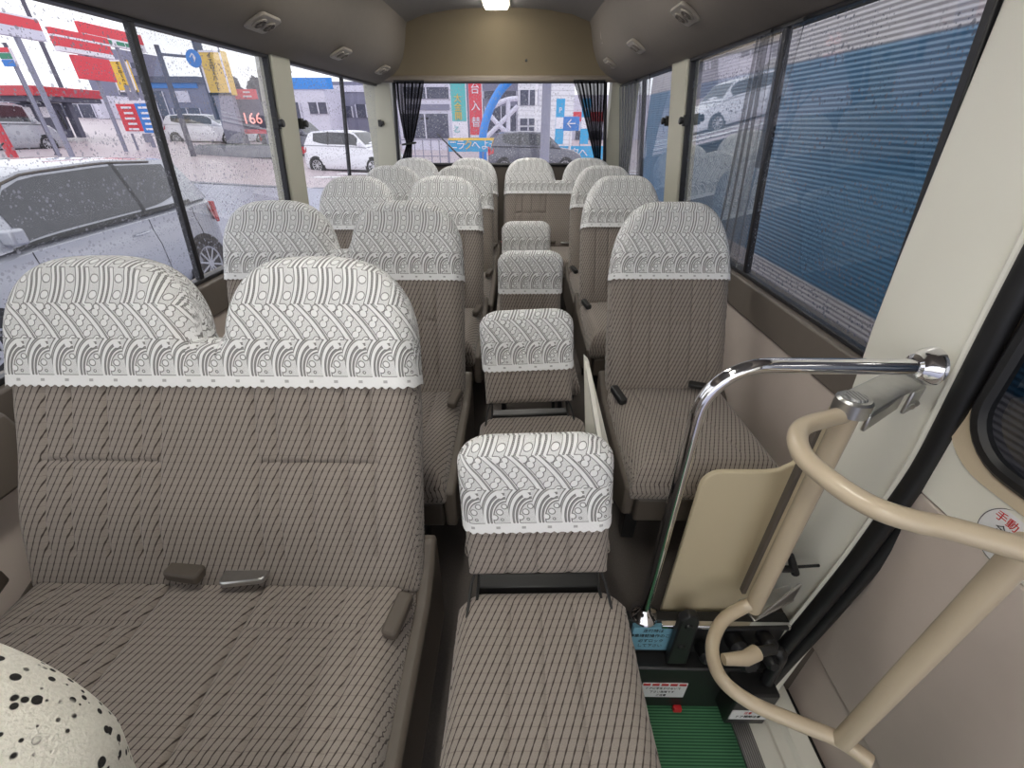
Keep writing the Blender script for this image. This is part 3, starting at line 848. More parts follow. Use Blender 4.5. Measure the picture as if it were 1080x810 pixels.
MB().tube([(dx(z) + .004, y, z) for y, z in sh(-.024)], .014, 8, closed=True).build('window_gasket', 'black', d1)
M['glass_door'] = glass('dark_door_glass', (.16, .17, .19), 2.0, .1, (.3, .3, .3))
MB().add([(dx(z) + .012, y, z) for y, z in sh(-.02)], [tuple(range(n))]).build('glass_pane', 'glass_door', d1, smooth=False)
# round notice on the door
p = atX(1068, 571, .818)
t = thing('door_notice', 'round white notice with red and black characters on the door below its window', 'notice', (dx(p.z) - .0015, p.y, p.z))
FX = Matrix(((0, 0, -1, 0), (-1, 0, 0, 0), (0, 1, 0, 0), (0, 0, 0, 1)))
MB().lathe([(0, .0012), (.052, .0012), (.054, 0)], FX, 36).build('notice_disc', 'white', t)
MB().tube([FX @ Vector((.052 * math.cos(a), .052 * math.sin(a), .001)) for a in [k * math.pi / 24 for k in range(48)]], .0007, 5, closed=True).build('notice_rim', 'ink', t)
for i, (tx, mt, dy) in enumerate((('手動', 'red', .024), ('自動', 'ink', .024), ('全下げ', 'ink', .004), ('にして', 'ink', -.016))):
    lettering(tx, .019, mt, t, FX @ Matrix.Translation(((-.020 if i == 0 else .022 if i == 1 else 0), dy, .0018)), ext=.0003)

# seal
P = [(1.46, .742), (1.2, .762), (.95, .783), (.80, .797), (.70, .807), (.62, .814), (.55, .815), (.42, .808), (.274, .798), (.05, .772), (-.16, .742), (-.34, .722)]
path = spline([(x, .664, z) for z, x in P], 6)
m = MB(); m.tube(path, .020, 12)
m.tube([p + Vector((.030, -.012, 0)) for p in path], .016, 12)
m.build('door_seal', 'black', wr)
MB().tube([p + Vector((-.016, .015, 0)) for p in path], .006, 8).build('seal_lip', 'cream', wr)

MB().box(.30, .648, -.75, .70, -.40, -.360).build('step_mat', 'green')
tag(D.objects['step_mat'], 'green ribbed mat on the entrance step', 'mat')
MB().box(.648, .70, -.75, .70, -.40, -.352).build('step_edging', 'alu', bevel=.003)
tag(D.objects['step_edging'], 'grey ribbed metal edging strip along the green step', 'edging strip')
struct(MB().prism([(.70, -.75, -.42), (.70, -.75, -.362), (.755, -.75, -.362), (.765, -.75, -.372), (.80, -.75, -.372), (.81, -.75, -.36), (.862, -.75, -.36), (.862, -.75, -.42)], (0, 1.5, 0)).build('trim_4', 'cream', bevel=.003))
MB().box(.20, 1.0, -.75, .75, -.50, -.40).build('trim_5', 'black_plastic')['kind'] = 'structure'

# door mechanism behind the step
t = thing('door_mechanism', 'black door mechanism box with labels above the green step', 'mechanism', (.50, .66, -.30))
L = Vector((.50, .66, -.30))
def lbox(x0, x1, y0, y1, z0, z1): return MB().box(x0 - L.x, x1 - L.x, y0 - L.y, y1 - L.y, z0 - L.z, z1 - L.z)
lbox(.30, .74, .672, .70, -.16, .031).build('riser', 'black_plastic', t, bevel=.003)
lbox(.30, .715, .625, .70, -.345, -.125).build('cover_box', 'black_plastic', t, bevel=.006)
lbox(.60, .715, .565, .63, -.30, -.135).build('cover_box', 'black_plastic', t, bevel=.006)
m = MB(); m.prism([(-.078, -.030, .19), (-.022, -.030, .19), (-.03, -.030, .39), (-.038, -.030, .415), (-.062, -.030, .42), (-.080, -.030, .40)], (0, .024, 0))
m.build('lock_bracket', 'black_plastic', t, bevel=.005)
for z in (.375, .28): MB().lathe([(0, .004), (.009, .004), (.011, 0)], Matrix.Translation((-.055, -.031, z)) @ Matrix.Rotation(R(90), 4, 'X'), 14).build('bolt', 'black', t)
for (x, y, z, r) in ((.02, -.02, .235, .02), (.085, -.03, .30, .024), (.12, -.04, .25, .028), (.16, -.03, .32, .02), (.17, -.05, .27, .018)):
    MB().lathe([(0, .03), (r * .6, .03), (r, .02), (r, -.02), (0, -.02)], Matrix.Translation((x, y, z)) @ Matrix.Rotation(R(70), 4, 'X'), 16).build('linkage', 'black', t)
MB().tube(spline([(.16, -.02, .26), (.19, -.05, .30), (.20, -.05, .24), (.19, -.06, .17)], 6), .016, 10).build('hose', 'black', t)
MB().tube([(.05, -.008, .33), (.22, -.008, .34)], .006, 8).build('linkage_rod', 'black', t)
lbox(.392, .735, .655, .671, .020, .034).build('threshold_strip', 'chrome', t, bevel=.002)
MB().box(-.18, -.06, -.0005 + .0, .012, .208, .318).build('blue_label', 'blue_label', t)['label'] = 'pale blue label with black writing'
bl = [o for o in t.children if o.name.startswith('blue_label')][0]
for i, tx in enumerate(('走行時は', '停車確認操作のこと', '必ずロック', 'して下さい')):
    lettering(tx, .017, 'ink', bl, facing((-.125, -.001, .302 - i * .024)), ext=.0002, sx=.82)
MB().box(-.13, -.0, -.037, -.035, .018, .098).build('warning_label', 'white', t)
wlb = [o for o in t.children if o.name.startswith('warning_label')][0]
m = MB(); [m.box(-.128 + k * .026, -.108 + k * .026, -.0378, -.037, .086, .097) for k in range(5)]; m.build('red_heading', 'red', wlb)
for i, tx in enumerate(('ドアに手をかけないで', '下さい危険です', 'ご注意')):
    lettering(tx, .013, 'ink', wlb, facing((-.068, -.0375, .070 - i * .02)), ext=.0002, sx=.8)
MB().box(.105, .21, -.097, -.095, .035, .085).build('warning_label', 'white', t)
wl2 = [o for o in t.children if o.name.startswith('warning_label')][-1]
lettering('ドア開閉注意', .015, 'ink', wl2, facing((.155, -.0975, .052)), ext=.0002, sx=.8)
lettering('注意', .014, 'red', wl2, facing((.15, -.0975, .073)), ext=.0002, sx=.8)
MB().box(-.02, .005, -.05, -.035, -.05, -.03).build('red_tab', 'red', t, bevel=.003)

# ------------------------------------------------------------------ partition panel, chrome rail, guard
pts = [(.408, .71, .005), (.410, .71, .44)] + [(.450 - .04 * math.cos(a), .71, .485 + .045 * math.sin(a)) for a in [R(k) for k in range(0, 91, 15)]] + \
      [(.545, .71, .531), (.572, .71, .536), (.594, .71, .552), (.610, .71, .58), (.617, .71, .62), (.622, .71, .70), (.674, .71, .70), (.674, .71, .005)]
o = MB().prism(pts, (0, .012, 0)).build('partition_board', 'panel_beige', bevel=.003); tag(o, 'beige board partition standing behind the chrome pole', 'partition')

t = thing('chrome_handrail', 'shiny chrome handrail rising from the floor and bending across to the white pillar', 'handrail', (.35, .69, .032))
cp = [(0, 0, .005), (0, 0, .30), (0, 0, .60), (0, 0, .668)] + [(.105 - .105 * math.cos(a), 0, .668 + .105 * math.sin(a)) for a in [R(k) for k in range(10, 91, 8)]] + [(.25, 0, .773), (.36, .0, .773), (.398, .003, .773)]
MB().tube(cp, .0145, 20).build('rail_tube', 'chrome', t)
MB().lathe([(.0145, .03), (.02, .022), (.034, .010), (.038, 0), (0, 0)], Matrix.Translation((0, 0, .0)), 24).build('floor_flange', 'chrome', t)
m = MB(); m.lathe([(.0146, 0), (.022, .004), (.026, .014), (.034, .026), (.036, .034), (0, .036)], Matrix.Translation((.362, .003, .773)) @ Matrix.Rotation(R(90), 4, 'Y'), 24)
m.build('wall_flange', 'chrome', t)

G = Vector((.578, .62, 0))
t = thing('door_guard_rail', 'beige tubular guard rail hinged on the white pillar beside the entrance', 'guard rail', G)
lg = lambda pts: [Vector(p) - G for p in pts]
up = [(.578, .625, .745), (.545, .612, .748), (.468, .576, .75), (.434, .512, .75), (.444, .449, .75), (.468, .406, .75), (.502, .384, .75), (.539, .372, .75), (.60, .342, .75), (.72, .28, .75)]
MB().tube(spline(lg(up), 8), .0148, 18).build('upper_bar', 'beige', t)
lw = [(.578, .625, .19), (.548, .622, .172), (.495, .597, .155), (.452, .540, .15), (.447, .478, .15), (.490, .432, .15), (.566, .398, .15), (.634, .370, .15), (.672, .335, .15)]
MB().tube(spline(lg(lw), 8), .0148, 18).build('lower_bar', 'beige', t)
MB().tube(lg([(.578, .625, .168), (.578, .625, .765)]), .0185, 20).build('post', 'beige', t)
MB().prism(lg([(.560, .640, .72), (.560, .655, .72), (.560, .655, .20), (.560, .640, .20)]), (-.010, 0, 0)).build('post_shadow', 'plastic_brown', t, bevel=.002)  # brown strip standing in for the shadow the post casts on the board
MB().tube(lg([(.634, .366, .155), (.618, .352, .75)]), .0165, 18).build('strut', 'beige', t)
MB().tube(lg([(.468, .515, .15), (.520, .520, .146), (.553, .535, .142)]), [.012, .016, .017], 16).build('pivot_pin', 'beige', t)
MB().tube(lg([(.552, .535, .142), (.60, .545, .14)]), .011, 14).build('pivot_shaft', 'black_plastic', t)
m = MB(); m.lathe([(0, .03), (.024, .03), (.028, .026), (.028, 0), (0, 0)], Matrix.Translation((0, .005, .750)), 24)
hb = m.build('hinge_collar', 'steel', t)
m = MB(); m.lathe([(0, .0335), (.016, .0335), (.018, .030)], Matrix.Translation((0, .005, .750)), 20); m.build('hinge_cap', 'alu', hb)
q = [(.565, .655, .755), (.595, .600, .755), (.71, .672, .755), (.765, .700, .755), (.775, .745, .755), (.755, .765, .755)]
m = MB(); m.prism(lg(q), (0, 0, .008)); m.prism(lg([(.60, .603, .722), (.71, .674, .722), (.71, .674, .755), (.60, .603, .755)]), (-.004, .006, 0))
m.prism(lg([(.735, .682, .705), (.775, .705, .705), (.775, .705, .755), (.735, .682, .755)]), (-.004, .006, 0))
m.build('hinge_bracket', 'steel', t, bevel=.003)
for k in range(2): MB().lathe([(0, .004), (.006, .004), (.007, 0)], Matrix.Translation(Vector((.745 + k * .016, .687 + k * .01, .722)) - G) @ Matrix.Rotation(R(90), 4, 'X'), 8).build('screw', 'steel', t)
q = [(.560, .655, .150), (.575, .60, .150), (.70, .655, .150), (.715, .70, .150)]
m = MB(); m.prism(lg(q), (0, 0, .006)); m.prism(lg([(.575, .602, .150), (.70, .657, .150), (.70, .657, .215), (.61, .618, .165)]), (-.003, .006, 0))
m.build('hinge_bracket', 'steel', t, bevel=.002)

# spring catch on the pillar
p = at(838, 600, .705)
t = thing('spring_catch', 'black sprung catch lever on the white pillar beside the guard post', 'catch', p)
hel = [(-.060 + .055 * k / 120, .007 * math.cos(k * .9), .007 * math.sin(k * .9)) for k in range(121)]
MB().tube([(x, y, z + .0) for x, y, z in hel], .0022, 6).build('coil_spring', 'black', t)
MB().tube([(-.06, 0, 0), (.085, .012, 0)], .004, 8).build('spring_rod', 'black_plastic', t)
MB().tube([(-.018, .01, .042), (-.006, .005, .012), (.008, 0, -.018)], [.007, .010, .010], 10).build('lever', 'black', t)
MB().tube([(-.07, .01, .05), (-.03, .01, .045)], .004, 8).build('stay', 'steel', t)

# ------------------------------------------------------------------ outside
def gz(x, y):
    return -.62 + .055 * max(0, -x - 7) * min(1, max(0, (y - 6) / 10)) + .010 * max(0, y - 14)
M['asphalt'] = plain('wet_asphalt', srgb(150, 152, 172), .35, var=.12, nscale=1.2, spec=.6)
M['apron'] = plain('wet_concrete', srgb(186, 172, 178), .4, var=.12, nscale=.6, spec=.5)
M['conc'] = plain('grey_concrete', srgb(140, 142, 152), .8, var=.12, nscale=3)
M['bld_grey'] = plain('grey_cladding', srgb(128, 128, 150), .7, var=.1, nscale=2)
M['bld_pale'] = plain('pale_cladding', srgb(214, 212, 228), .7, var=.06, nscale=2)
M['bld_white'] = stripes('white_siding', (.62, .62, .70), (.84, .84, .90), 2, 3.2, .2, .6)
M['bld_dark'] = plain('dark_cladding', srgb(86, 86, 104), .6, var=.15, nscale=2)
M['win_dark'] = plain('dark_facade_glass', srgb(70, 72, 92), .15, var=.5, nscale=4)
M['paint_silver'] = plain('silver_paint', srgb(172, 174, 182), .25, .2, var=.05, nscale=2, coat=.8)
M['paint_white'] = plain('white_paint', srgb(232, 232, 240), .2, var=.03, coat=.8)
M['paint_dark'] = plain('dark_paint', srgb(96, 96, 108), .2, .3, var=.05, coat=.8)
M['paint_red'] = plain('red_paint', srgb(190, 44, 58), .3, var=.05, coat=.5)
M['car_glass'] = plain('tinted_car_glass', (.035, .037, .045), .06, var=.5, nscale=5, spec=.8)
M['tyre'] = plain('tyre_rubber', (.03, .03, .034), .75, var=.2)
M['alloy'] = plain('alloy_wheel', (.62, .62, .65), .3, .8, var=.05)
M['lens_red'] = plain('red_lens', srgb(190, 50, 58), .2, coat=.5)
M['sign_red'] = plain('red_sign', srgb(222, 70, 82), .5, var=.06, nscale=3)
M['sign_white'] = plain('white_sign', srgb(236, 232, 240), .5, var=.04, nscale=3)
M['sign_yellow'] = plain('yellow_sign', srgb(236, 196, 78), .5, var=.06, nscale=3)
M['sign_blue'] = plain('blue_sign', srgb(60, 128, 208), .5, var=.06, nscale=3)
M['sign_teal'] = plain('teal_sign', srgb(96, 190, 190), .5, var=.06, nscale=3)
M['sign_green'] = plain('green_sign', srgb(60, 140, 110), .5, var=.06)
M['banner'] = plain('blue_banner', srgb(58, 168, 220), .6, var=.05)
M['pole'] = plain('galvanised_pole', srgb(140, 140, 158), .5, .2, var=.1, nscale=5)
M['pole_dark'] = plain('dark_pole', srgb(90, 88, 104), .6, var=.1, nscale=5)
M['leaf'] = plain('dark_foliage', srgb(84, 92, 92), .9, var=.5, nscale=3)
M['arch_blue'] = plain('blue_tube', srgb(52, 140, 226), .4, var=.05)
M['led'] = emit('lit_price_digits', (1., .16, .08), 1.2)
M['line'] = plain('white_road_paint', (.8, .8, .82), .6, var=.08, nscale=6)

def ground(name, x0, x1, y0, y1, mat, nx, ny, dz=0):
    f = lambda u, v: (x0 + u * (x1 - x0), y0 + v * (y1 - y0), gz(x0 + u * (x1 - x0), y0 + v * (y1 - y0)) + dz)
    o = MB().grid(f, nx, ny, lambda u, v: (u, v)).build(name, mat); return struct(o)
ground('road_surface', -90, 60, -12, 15, 'asphalt', 75, 18)
ground('forecourt_ground', -90, 60, 15, 110, 'apron', 75, 40)
ground('kerb_line', -60, 40, 14.9, 15.15, 'conc', 60, 1, .015)
for i in range(3):
    o = MB().box(-8 + 0 * i, 14, 17.5 + 1.3 * i, 17.9 + 1.3 * i, 0, .012).build('road_line', 'line'); o.location = (0, 0, gz(0, 18) + .03); o['kind'] = 'structure'

def crv(pts):
    xs, ys = zip(*pts)
    return lambda s: float(np.interp(s, xs, ys))

def car(name, label, loc, rz, paint, L=3.85, W=1.66, H=1.49, hood=.60, belt=.66, front=.24, roof0=.44, roof1=.86, rear=.965, detail=False, group=None):
    """car with its front at y=0 and its tail at y=L"""
    t = thing(name, label, 'car', loc, (0, 0, rz), group)
    w = W / 2; z0 = .17
    top = crv([(0, .40 * H), (.02, .47 * H), (.08, hood * H * .94), (front, belt * H * .97), (front + .1, belt * H), (.9, belt * H * 1.04), (.965, belt * H * 1.03), (.99, .56 * H), (1, .42 * H)])
    half = crv([(0, .72 * w), (.03, .86 * w), (.10, .96 * w), (.25, w), (.75, w), (.92, .97 * w), (.98, .88 * w), (1, .78 * w)])
    S = [0, .008, .02, .05, .09, .14, .2, .27, .35, .45, .55, .65, .75, .84, .9, .94, .965, .985, .995, 1]
    vs = []; K = 16
    for s in S:
        T = top(s); h = half(s)
        sec = [(-.90, z0), (-.97, z0 + .08), (-1., .36), (-.995, T * .62 + .06), (-.955, T * .80 + .03), (-.95, T * .93), (-.88, T * .985), (-.4, T * 1.0)]
        sec = sec + [(-a, b) for a, b in reversed(sec)]
        vs += [(a * h, s * L, b) for a, b in sec]
    n = len(S)
    fs = [(i * K + k, i * K + k + 1, (i + 1) * K + k + 1, (i + 1) * K + k) for i in range(n - 1) for k in range(K - 1)]
    fs += [(i * K + K - 1, i * K, (i + 1) * K, (i + 1) * K + K - 1) for i in range(n - 1)]
    fs += [tuple(range(K)), tuple((n - 1) * K + k for k in range(K))]
    MB().add(vs, fs).build('car_body', paint, t)
    # cabin
    rz_ = crv([(front, top(front) - .02), (front + .03, top(front) + .06 * H), (roof0 - .05, .955 * H), (roof0, .985 * H), ((roof0 + roof1) / 2, H), (roof1, .97 * H), (roof1 + .04, .93 * H), (rear, top(rear) - .02)])
    C = [front, front + .03, front + .09, roof0 - .05, roof0, roof0 + .1, (roof0 + roof1) / 2, roof1 - .08, roof1, roof1 + .04, (roof1 + .04 + rear) / 2 + .01, rear]
    def side(s, k):      # k 0 belt .. 1 roof
        b = top(s) - .02; r = rz_(s); h = half(s)
        z = b + (r - b) * k
        return (h * (.945 - .20 * max(k, 0) ** 1.15 * min(1, (r - b) / (.3 * H))), z)
    vs = []; KK = [0, .25, .5, .75, .9, 1.]
    for s in C:
        a = [side(s, k) for k in KK]; rx, rzv = a[-1]
        sec = [(-x, z) for x, z in a] + [(-rx * .8, rzv + .018), (0, rzv + .028), (rx * .8, rzv + .018)] + [(x, z) for x, z in reversed(a)]
        vs += [(x, s * L, z) for x, z in sec]
    K2 = len(sec); n = len(C)
    fs = [(i * K2 + k, i * K2 + k + 1, (i + 1) * K2 + k + 1, (i + 1) * K2 + k) for i in range(n - 1) for k in range(K2 - 1)]
    MB().add(vs, fs).build('car_cabin', paint, t)
    def pane(s0, s1, k0, k1, sg, nm='side_window', mat='car_glass', off=.006, ns=8):
        k0f = k0 if callable(k0) else (lambda s: k0); k1f = k1 if callable(k1) else (lambda s: k1)
        def f(u, v):
            s = s0 + u * (s1 - s0); k = k0f(s) + v * (k1f(s) - k0f(s)); x, z = side(s, k)
            return (sg * (x + off), s * L, z)
        return MB().grid(f, ns, 5).build(nm, mat, t)
    mid = (roof0 + .5 * (roof1 - roof0)) + .02
    for sg in (-1, 1):
        cl = lambda s: max(.12, 1 - .0 * s)
        pane(front + .10, mid - .006, .10, .90, sg); pane(mid + .006, roof1 - .015, lambda s: .10 + .25 * max(0, (s - mid) / (roof1 - mid)) ** 2, .90, sg)
        pane(mid - .006, mid + .006, .05, .95, sg, 'door_pillar', 'black_plastic', .007, 2)
    # windscreen and rear window
    def scr(sa, sb, kx):
        def f(u, v):
            s = sa + v * (sb - sa); x, z = side(s, 1.); return ((u * 2 - 1) * x * kx, s * L, rz_(s) + .022 + .006 * (1 - abs(u * 2 - 1)))
        return f
    MB().grid(scr(front + .02, roof0 - .03, .90), 6, 6).build('windscreen', 'car_glass', t)
    MB().grid(scr(roof1 + .03, rear - .008, .88), 6, 6).build('rear_window', 'car_glass', t)
    # wheels
    for sg in (-1, 1):
        for s in (.185, .835):
            c = Matrix.Translation((sg * (half(s) - .10), s * L, .30)) @ Matrix.Rotation(R(90 * sg), 4, 'Y')
            MB().lathe([(0, .112), (.355, .112), (.355, .0), (.0, .0)], c @ Matrix.Translation((0, 0, -.008)), 28).build('wheel_arch', 'black', t)
            wh = MB().lathe([(.20, .11), (.235, .122), (.285, .122), (.30, .10), (.30, -.06), (.20, -.06)], c, 32).build('wheel', 'tyre', t)
            m = MB(); m.lathe([(.0, .117), (.045, .117), (.05, .105)], c, 18); m.lathe([(.188, .112), (.205, .120), (.208, .105), (.19, .08)], c, 32)
            for k in range(10): m.box(.03, .195, -.011, .011, .100, .114, c @ Matrix.Rotation(R(36 * k), 4, 'Z'))
            m.build('wheel_rim', 'alloy', wh)
    for sg in (-1, 1):
        x = sg * half(.97) * .90; zt = top(.94)
        MB().add([(sg * (half(.945) * .955 + .004), .94 * L, zt * .92), (sg * (half(.985) * .93 + .012), .982 * L, zt * .90), (sg * (half(.985) * .97 + .012), .984 * L, zt * .70), (sg * (half(.945) + .006), .945 * L, zt * .74)], [(0, 1, 2, 3)]).build('tail_light', 'lens_red', t)
        m = MB(); bx = (x * .82, L - .002)
        m.box(min(sg * .60 * w, sg * .84 * w), max(sg * .60 * w, sg * .84 * w), .985 * L, L + .006, .56 * H * .82, .56 * H * 1.12); m.build('tail_light', 'lens_red', t, bevel=.01)
        MB().lathe([(0, .05), (.04, .045), (.075, .02), (.08, 0), (0, 0)], Matrix.Translation((sg * .66 * w, .035 * L, .42 * H)) @ Matrix.Rotation(R(90), 4, 'X'), 16).build('headlight', 'sign_white', t)
        MB().box(sg * (w * .98) - .06, sg * (w * .98) + .06, (front + .06) * L, (front + .09) * L, belt * H + .01, belt * H + .13).build('door_mirror', paint, t, bevel=.02)
    MB().box(-.26, .26, L - .004, L + .012, .30 * H, .38 * H).build('number_plate', 'sign_white', t, bevel=.003)
    if detail:
        for sg in (-1, 1):
            for s in (mid - .045, roof1 - .045):
                T = top(s); h = half(s)
                m = MB(); m.tube(spline([(sg * (h * .972), s * L - .085, T * .80 + .022), (sg * (h * .972 + .022), s * L - .06, T * .80 + .026), (sg * (h * .972 + .024), s * L + .06, T * .80 + .03), (sg * (h * .972), s * L + .085, T * .80 + .034)], 4), .011, 8)
                m.build('door_handle', paint, t)
            for s in (front + .10, mid, roof1 - .005):
                h = half(s); T = top(s)
                MB().tube([(sg * (h * .99), s * L, .24), (sg * (h * 1.001), s * L, .40), (sg * (h * .996), s * L + .0, T * .62 + .06), (sg * (h * .957), s * L, T * .82), (sg * (h * .951), s * L, T * .93)], .0035, 6).build('door_seam', 'black', t)
            pane(front + .07, roof1 + .0, -.02, .07, sg, 'belt_moulding', 'black_plastic', .004, 10)
            MB().tube([(sg * (side(s_, .955)[0] + .006), s_ * L, side(s_, .955)[1]) for s_ in [front + .10 + .01 * k * 4.6 for k in range(11)]], .010, 6).build('rain_visor', 'plastic_brown', t)
        MB().tube([(.25, (roof0 + .03) * L, H + .02), (.25, (roof0 + .09) * L, H + .16)], .006, 6).build('roof_aerial', 'black', t)
    return t
car('hatchback_car', 'silver hatchback car standing close beside the left windows in the rain', (-4.65, 2.12, -.615), 0, 'paint_silver', detail=True)

def pole(name, label, u0, v0, u1, v1, Y, r, mat='pole', cat='pole', ground_=True):
    a, b = at(u0, v0, Y), at(u1, v1, Y)
    b.x = b.x; base = Vector((b.x, b.y, gz(b.x, b.y) if ground_ else b.z)); top = Vector((base.x, base.y, a.z))
    t = thing(name, label, cat, base)
    MB().tube([(0, 0, 0), top - base], [r * 1.1, r * .85], 12).build('shaft', mat, t)
    MB().lathe([(0, .06), (r * 1.4, .06), (r * 1.8, 0), (0, 0)], Matrix.Identity(4), 14).build('base_collar', mat, t)
    return t, base, top

def board(name, label, cat, u0, v0, u1, v1, Y, mat, th=.12, bands=(), texts=(), posts=(), rim=None, group=None, legs=None):
    """upright board facing the bus; bands: (v0, v1, mat) as fractions of its height; texts: (text, fu, fv, size, mat)"""
    a, b = at(u0, v0, Y), at(u1, v1, Y)
    # same x extent at both ends
    x0, x1, z1, z0 = at(u0, (v0 + v1) / 2, Y).x, at(u1, (v0 + v1) / 2, Y).x, a.z, b.z
    t = thing(name, label, cat, ((x0 + x1) / 2, Y, gz(x0, Y)), group=group)
    o = t.location
    g = lambda m, *q, **k: m
    def bx(xa, xb, ya, yb, za, zb): return MB().box(xa - o.x, xb - o.x, ya - o.y, yb - o.y, za - o.z, zb - o.z)
    bx(x0, x1, Y, Y + th, z0, z1).build('sign_board', mat, t, bevel=.01)
    if rim: 
        m = MB(); k = .05 * min(x1 - x0, z1 - z0) + .02
        for q in ((x0, x1, z0, z0 + k), (x0, x1, z1 - k, z1), (x0, x0 + k, z0, z1), (x1 - k, x1, z0, z1)): m.box(q[0] - o.x, q[1] - o.x, -.02, .01, q[2] - o.z, q[3] - o.z)
        m.build('sign_rim', rim, t)
    for (fa, fb, mt) in bands:
        bx(x0 + .01, x1 - .01, Y - .02, Y, z0 + (z1 - z0) * fa, z0 + (z1 - z0) * fb).build('colour_band', mt, t)
    for (tx, fu, fv, sz, mt) in texts:
        lettering(tx, sz * (z1 - z0), mt, t, facing((x0 + (x1 - x0) * fu - o.x, -.045, z0 + (z1 - z0) * fv - o.z)), ext=.015)
    for fx, r in posts:
        x = x0 + (x1 - x0) * fx; MB().tube([(x - o.x, th / 2 + .02, 0), (x - o.x, th / 2 + .02, (z0 + .3) - o.z)], r, 10).build('support_post', 'pole', t)
    return t

def sideboard(name, label, cat, u0, u1, vt, vb, X, bands, posts=1, pr=.12, zdown=None):
    """board standing along the road (plane x = X), measured at its left and right ends"""
    a, b, c = atX(u0, vt, X), atX(u0, vb, X), atX(u1, vt, X)
    ya, yb, z1, z0 = a.y, c.y, a.z, b.z
    t = thing(name, label, cat, (X, (ya + yb) / 2, gz(X, ya))); o = t.location
    for i, (fa, fb, mt) in enumerate(bands):
        MB().box(-.1, .1, ya - o.y, yb - o.y, z0 + (z1 - z0) * fa - o.z, z0 + (z1 - z0) * fb - o.z).build('sign_board', mt, t, bevel=.01)
    for i in range(posts):
        f = (i + 1) / (posts + 1); y = ya + (yb - ya) * f - o.y
        MB().tube([(0, y, 0), (0, y, z0 + .05 - o.z)], pr, 10).build('support_post', 'pole', t)
    return t, Vector((X, (ya + yb) / 2, z0)), z1 - z0, yb - ya
FXP = Matrix(((0, 0, 1, 0), (1, 0, 0, 0), (0, 1, 0, 0), (0, 0, 0, 1)))   # text in the YZ plane, read from +X

# petrol station signs
t, c, h, w = sideboard('canopy_sign', 'red and grey signboard cut by the top left corner, highest on the left', 'sign', -30, 30, 5, 31, -17., [(0, .45, 'bld_pale'), (.45, .9, 'sign_red'), (.9, 1, 'sign_white')], 1, .09)
t, c, h, w = sideboard('station_sign', 'lower of two red and white signboards against the sky at upper left', 'sign', 50, 106, 28, 52, -18., [(0, .22, 'sign_white'), (.22, .62, 'sign_red'), (.62, .72, 'sign_white'), (.72, 1., 'sign_red')], 1, .08)
MB().box(-.1, .1, -w * .30, w * .36, -.85 + c.z - t.location.z, c.z - t.location.z - .05).build('sign_board', 'sign_red', t)
t, c, h, w = sideboard('station_sign', 'upper red and white signboard with green marks at upper left', 'sign', 80, 141, 22, 42, -18.6, [(0, .42, 'sign_white'), (.42, 1, 'sign_red')], 1, .09)
for k, mt in ((-.16, 'sign_green'), (.05, 'sign_green'), (.2, 'sign_green')): MB().box(.1, .13, w * k - .22, w * k + .22, h * .12 + c.z - t.location.z, h * .32 + c.z - t.location.z).build('green_mark', mt, t)
# low red canopy with pumps
a = at(10, 93, 26); b = at(80, 110, 26)
t = thing('station_canopy', 'low dark red petrol station canopy seen through rain at the far left', 'canopy', ((a.x + b.x) / 2, 26, gz(a.x, 26)))
o = t.location
MB().box(a.x - o.x, b.x - o.x, -2, 2, at(40, 103, 26).z - o.z, at(40, 93, 26).z - o.z).build('canopy_roof', 'paint_red', t, bevel=.03)
MB().box(a.x - o.x + .1, b.x - o.x - .1, -1.8, 1.8, at(40, 108, 26).z - o.z, at(40, 103, 26).z - o.z).build('canopy_soffit', 'bld_dark', t)
for f in (.15, .5, .85):
    x = a.x + (b.x - a.x) * f - o.x; MB().box(x - .14, x + .14, -.14, .14, 0, at(40, 105, 26).z - o.z).build('canopy_post', 'bld_dark', t)
for i, f in enumerate((.3, .65)):
    p = thing('fuel_pump', 'dark fuel pump under the red canopy, %s one' % ('left' if i == 0 else 'right'), 'fuel pump', (a.x + (b.x - a.x) * f, 25.6, gz(a.x, 26)))
    MB().box(-.4, .4, -.25, .25, 0, 1.5).build('pump_body', 'bld_dark', p, bevel=.04); MB().box(-.3, .3, -.27, -.24, .9, 1.35).build('pump_display', 'sign_white', p)
    MB().tube(spline([(.4, -.1, 1.2), (.55, -.15, .8), (.5, -.15, .4), (.42, -.12, .9)], 6), .025, 8).build('pump_hose', 'black', p)
# flags and red post near left edge
board('price_banner', 'narrow green and blue price panel on a dark pole at the far left edge', 'banner', 0, 50, 13, 70, 19, 'sign_white', bands=((.0, .35, 'sign_blue'), (.4, .7, 'sign_green'), (.75, 1, 'sign_red')), posts=((.8, .06),))
pole('lamp_post', 'thin dark lamp post leaning into view by the far left signs', 8, 45, 27, 92, 19.5, .07, 'pole_dark')
pole('red_post', 'red painted post at the left edge beside the parked silver van', 0, 120, 12, 162, 15.2, .13, 'paint_red')
pole('utility_pole', 'thin utility pole between the red and white signs at upper left', 40, -20, 66, 95, 30, .11, 'pole_dark')
board('yellow_sign', 'smaller yellow upright sign left of the black window bar', 'sign', 119, 63, 139, 97, 27, 'sign_yellow', rim='sign_white', texts=tuple((ch, .5, .88 - .128 * i, .125, 'ink') for i, ch in enumerate('イエロｌハット')), posts=((.5, .15),))
board('menu_board', 'red and blue price boards side by side beside the black window bar', 'sign board', 127, 106, 164, 141, 23, 'sign_white', bands=((.08, .9, 'sign_red'),), posts=((.1, .05), (.9, .05)))
a = at(146, 109, 22.9); b = at(163, 140, 22.9)
o = [q for q in COL.objects if q.name == 'menu_board'][0]
MB().box(at(146, 124, 22.9).x - o.location.x, at(164, 124, 22.9).x - o.location.x, -.06, -.02, b.z - o.location.z, a.z - o.location.z).build('colour_band', 'sign_blue', o)
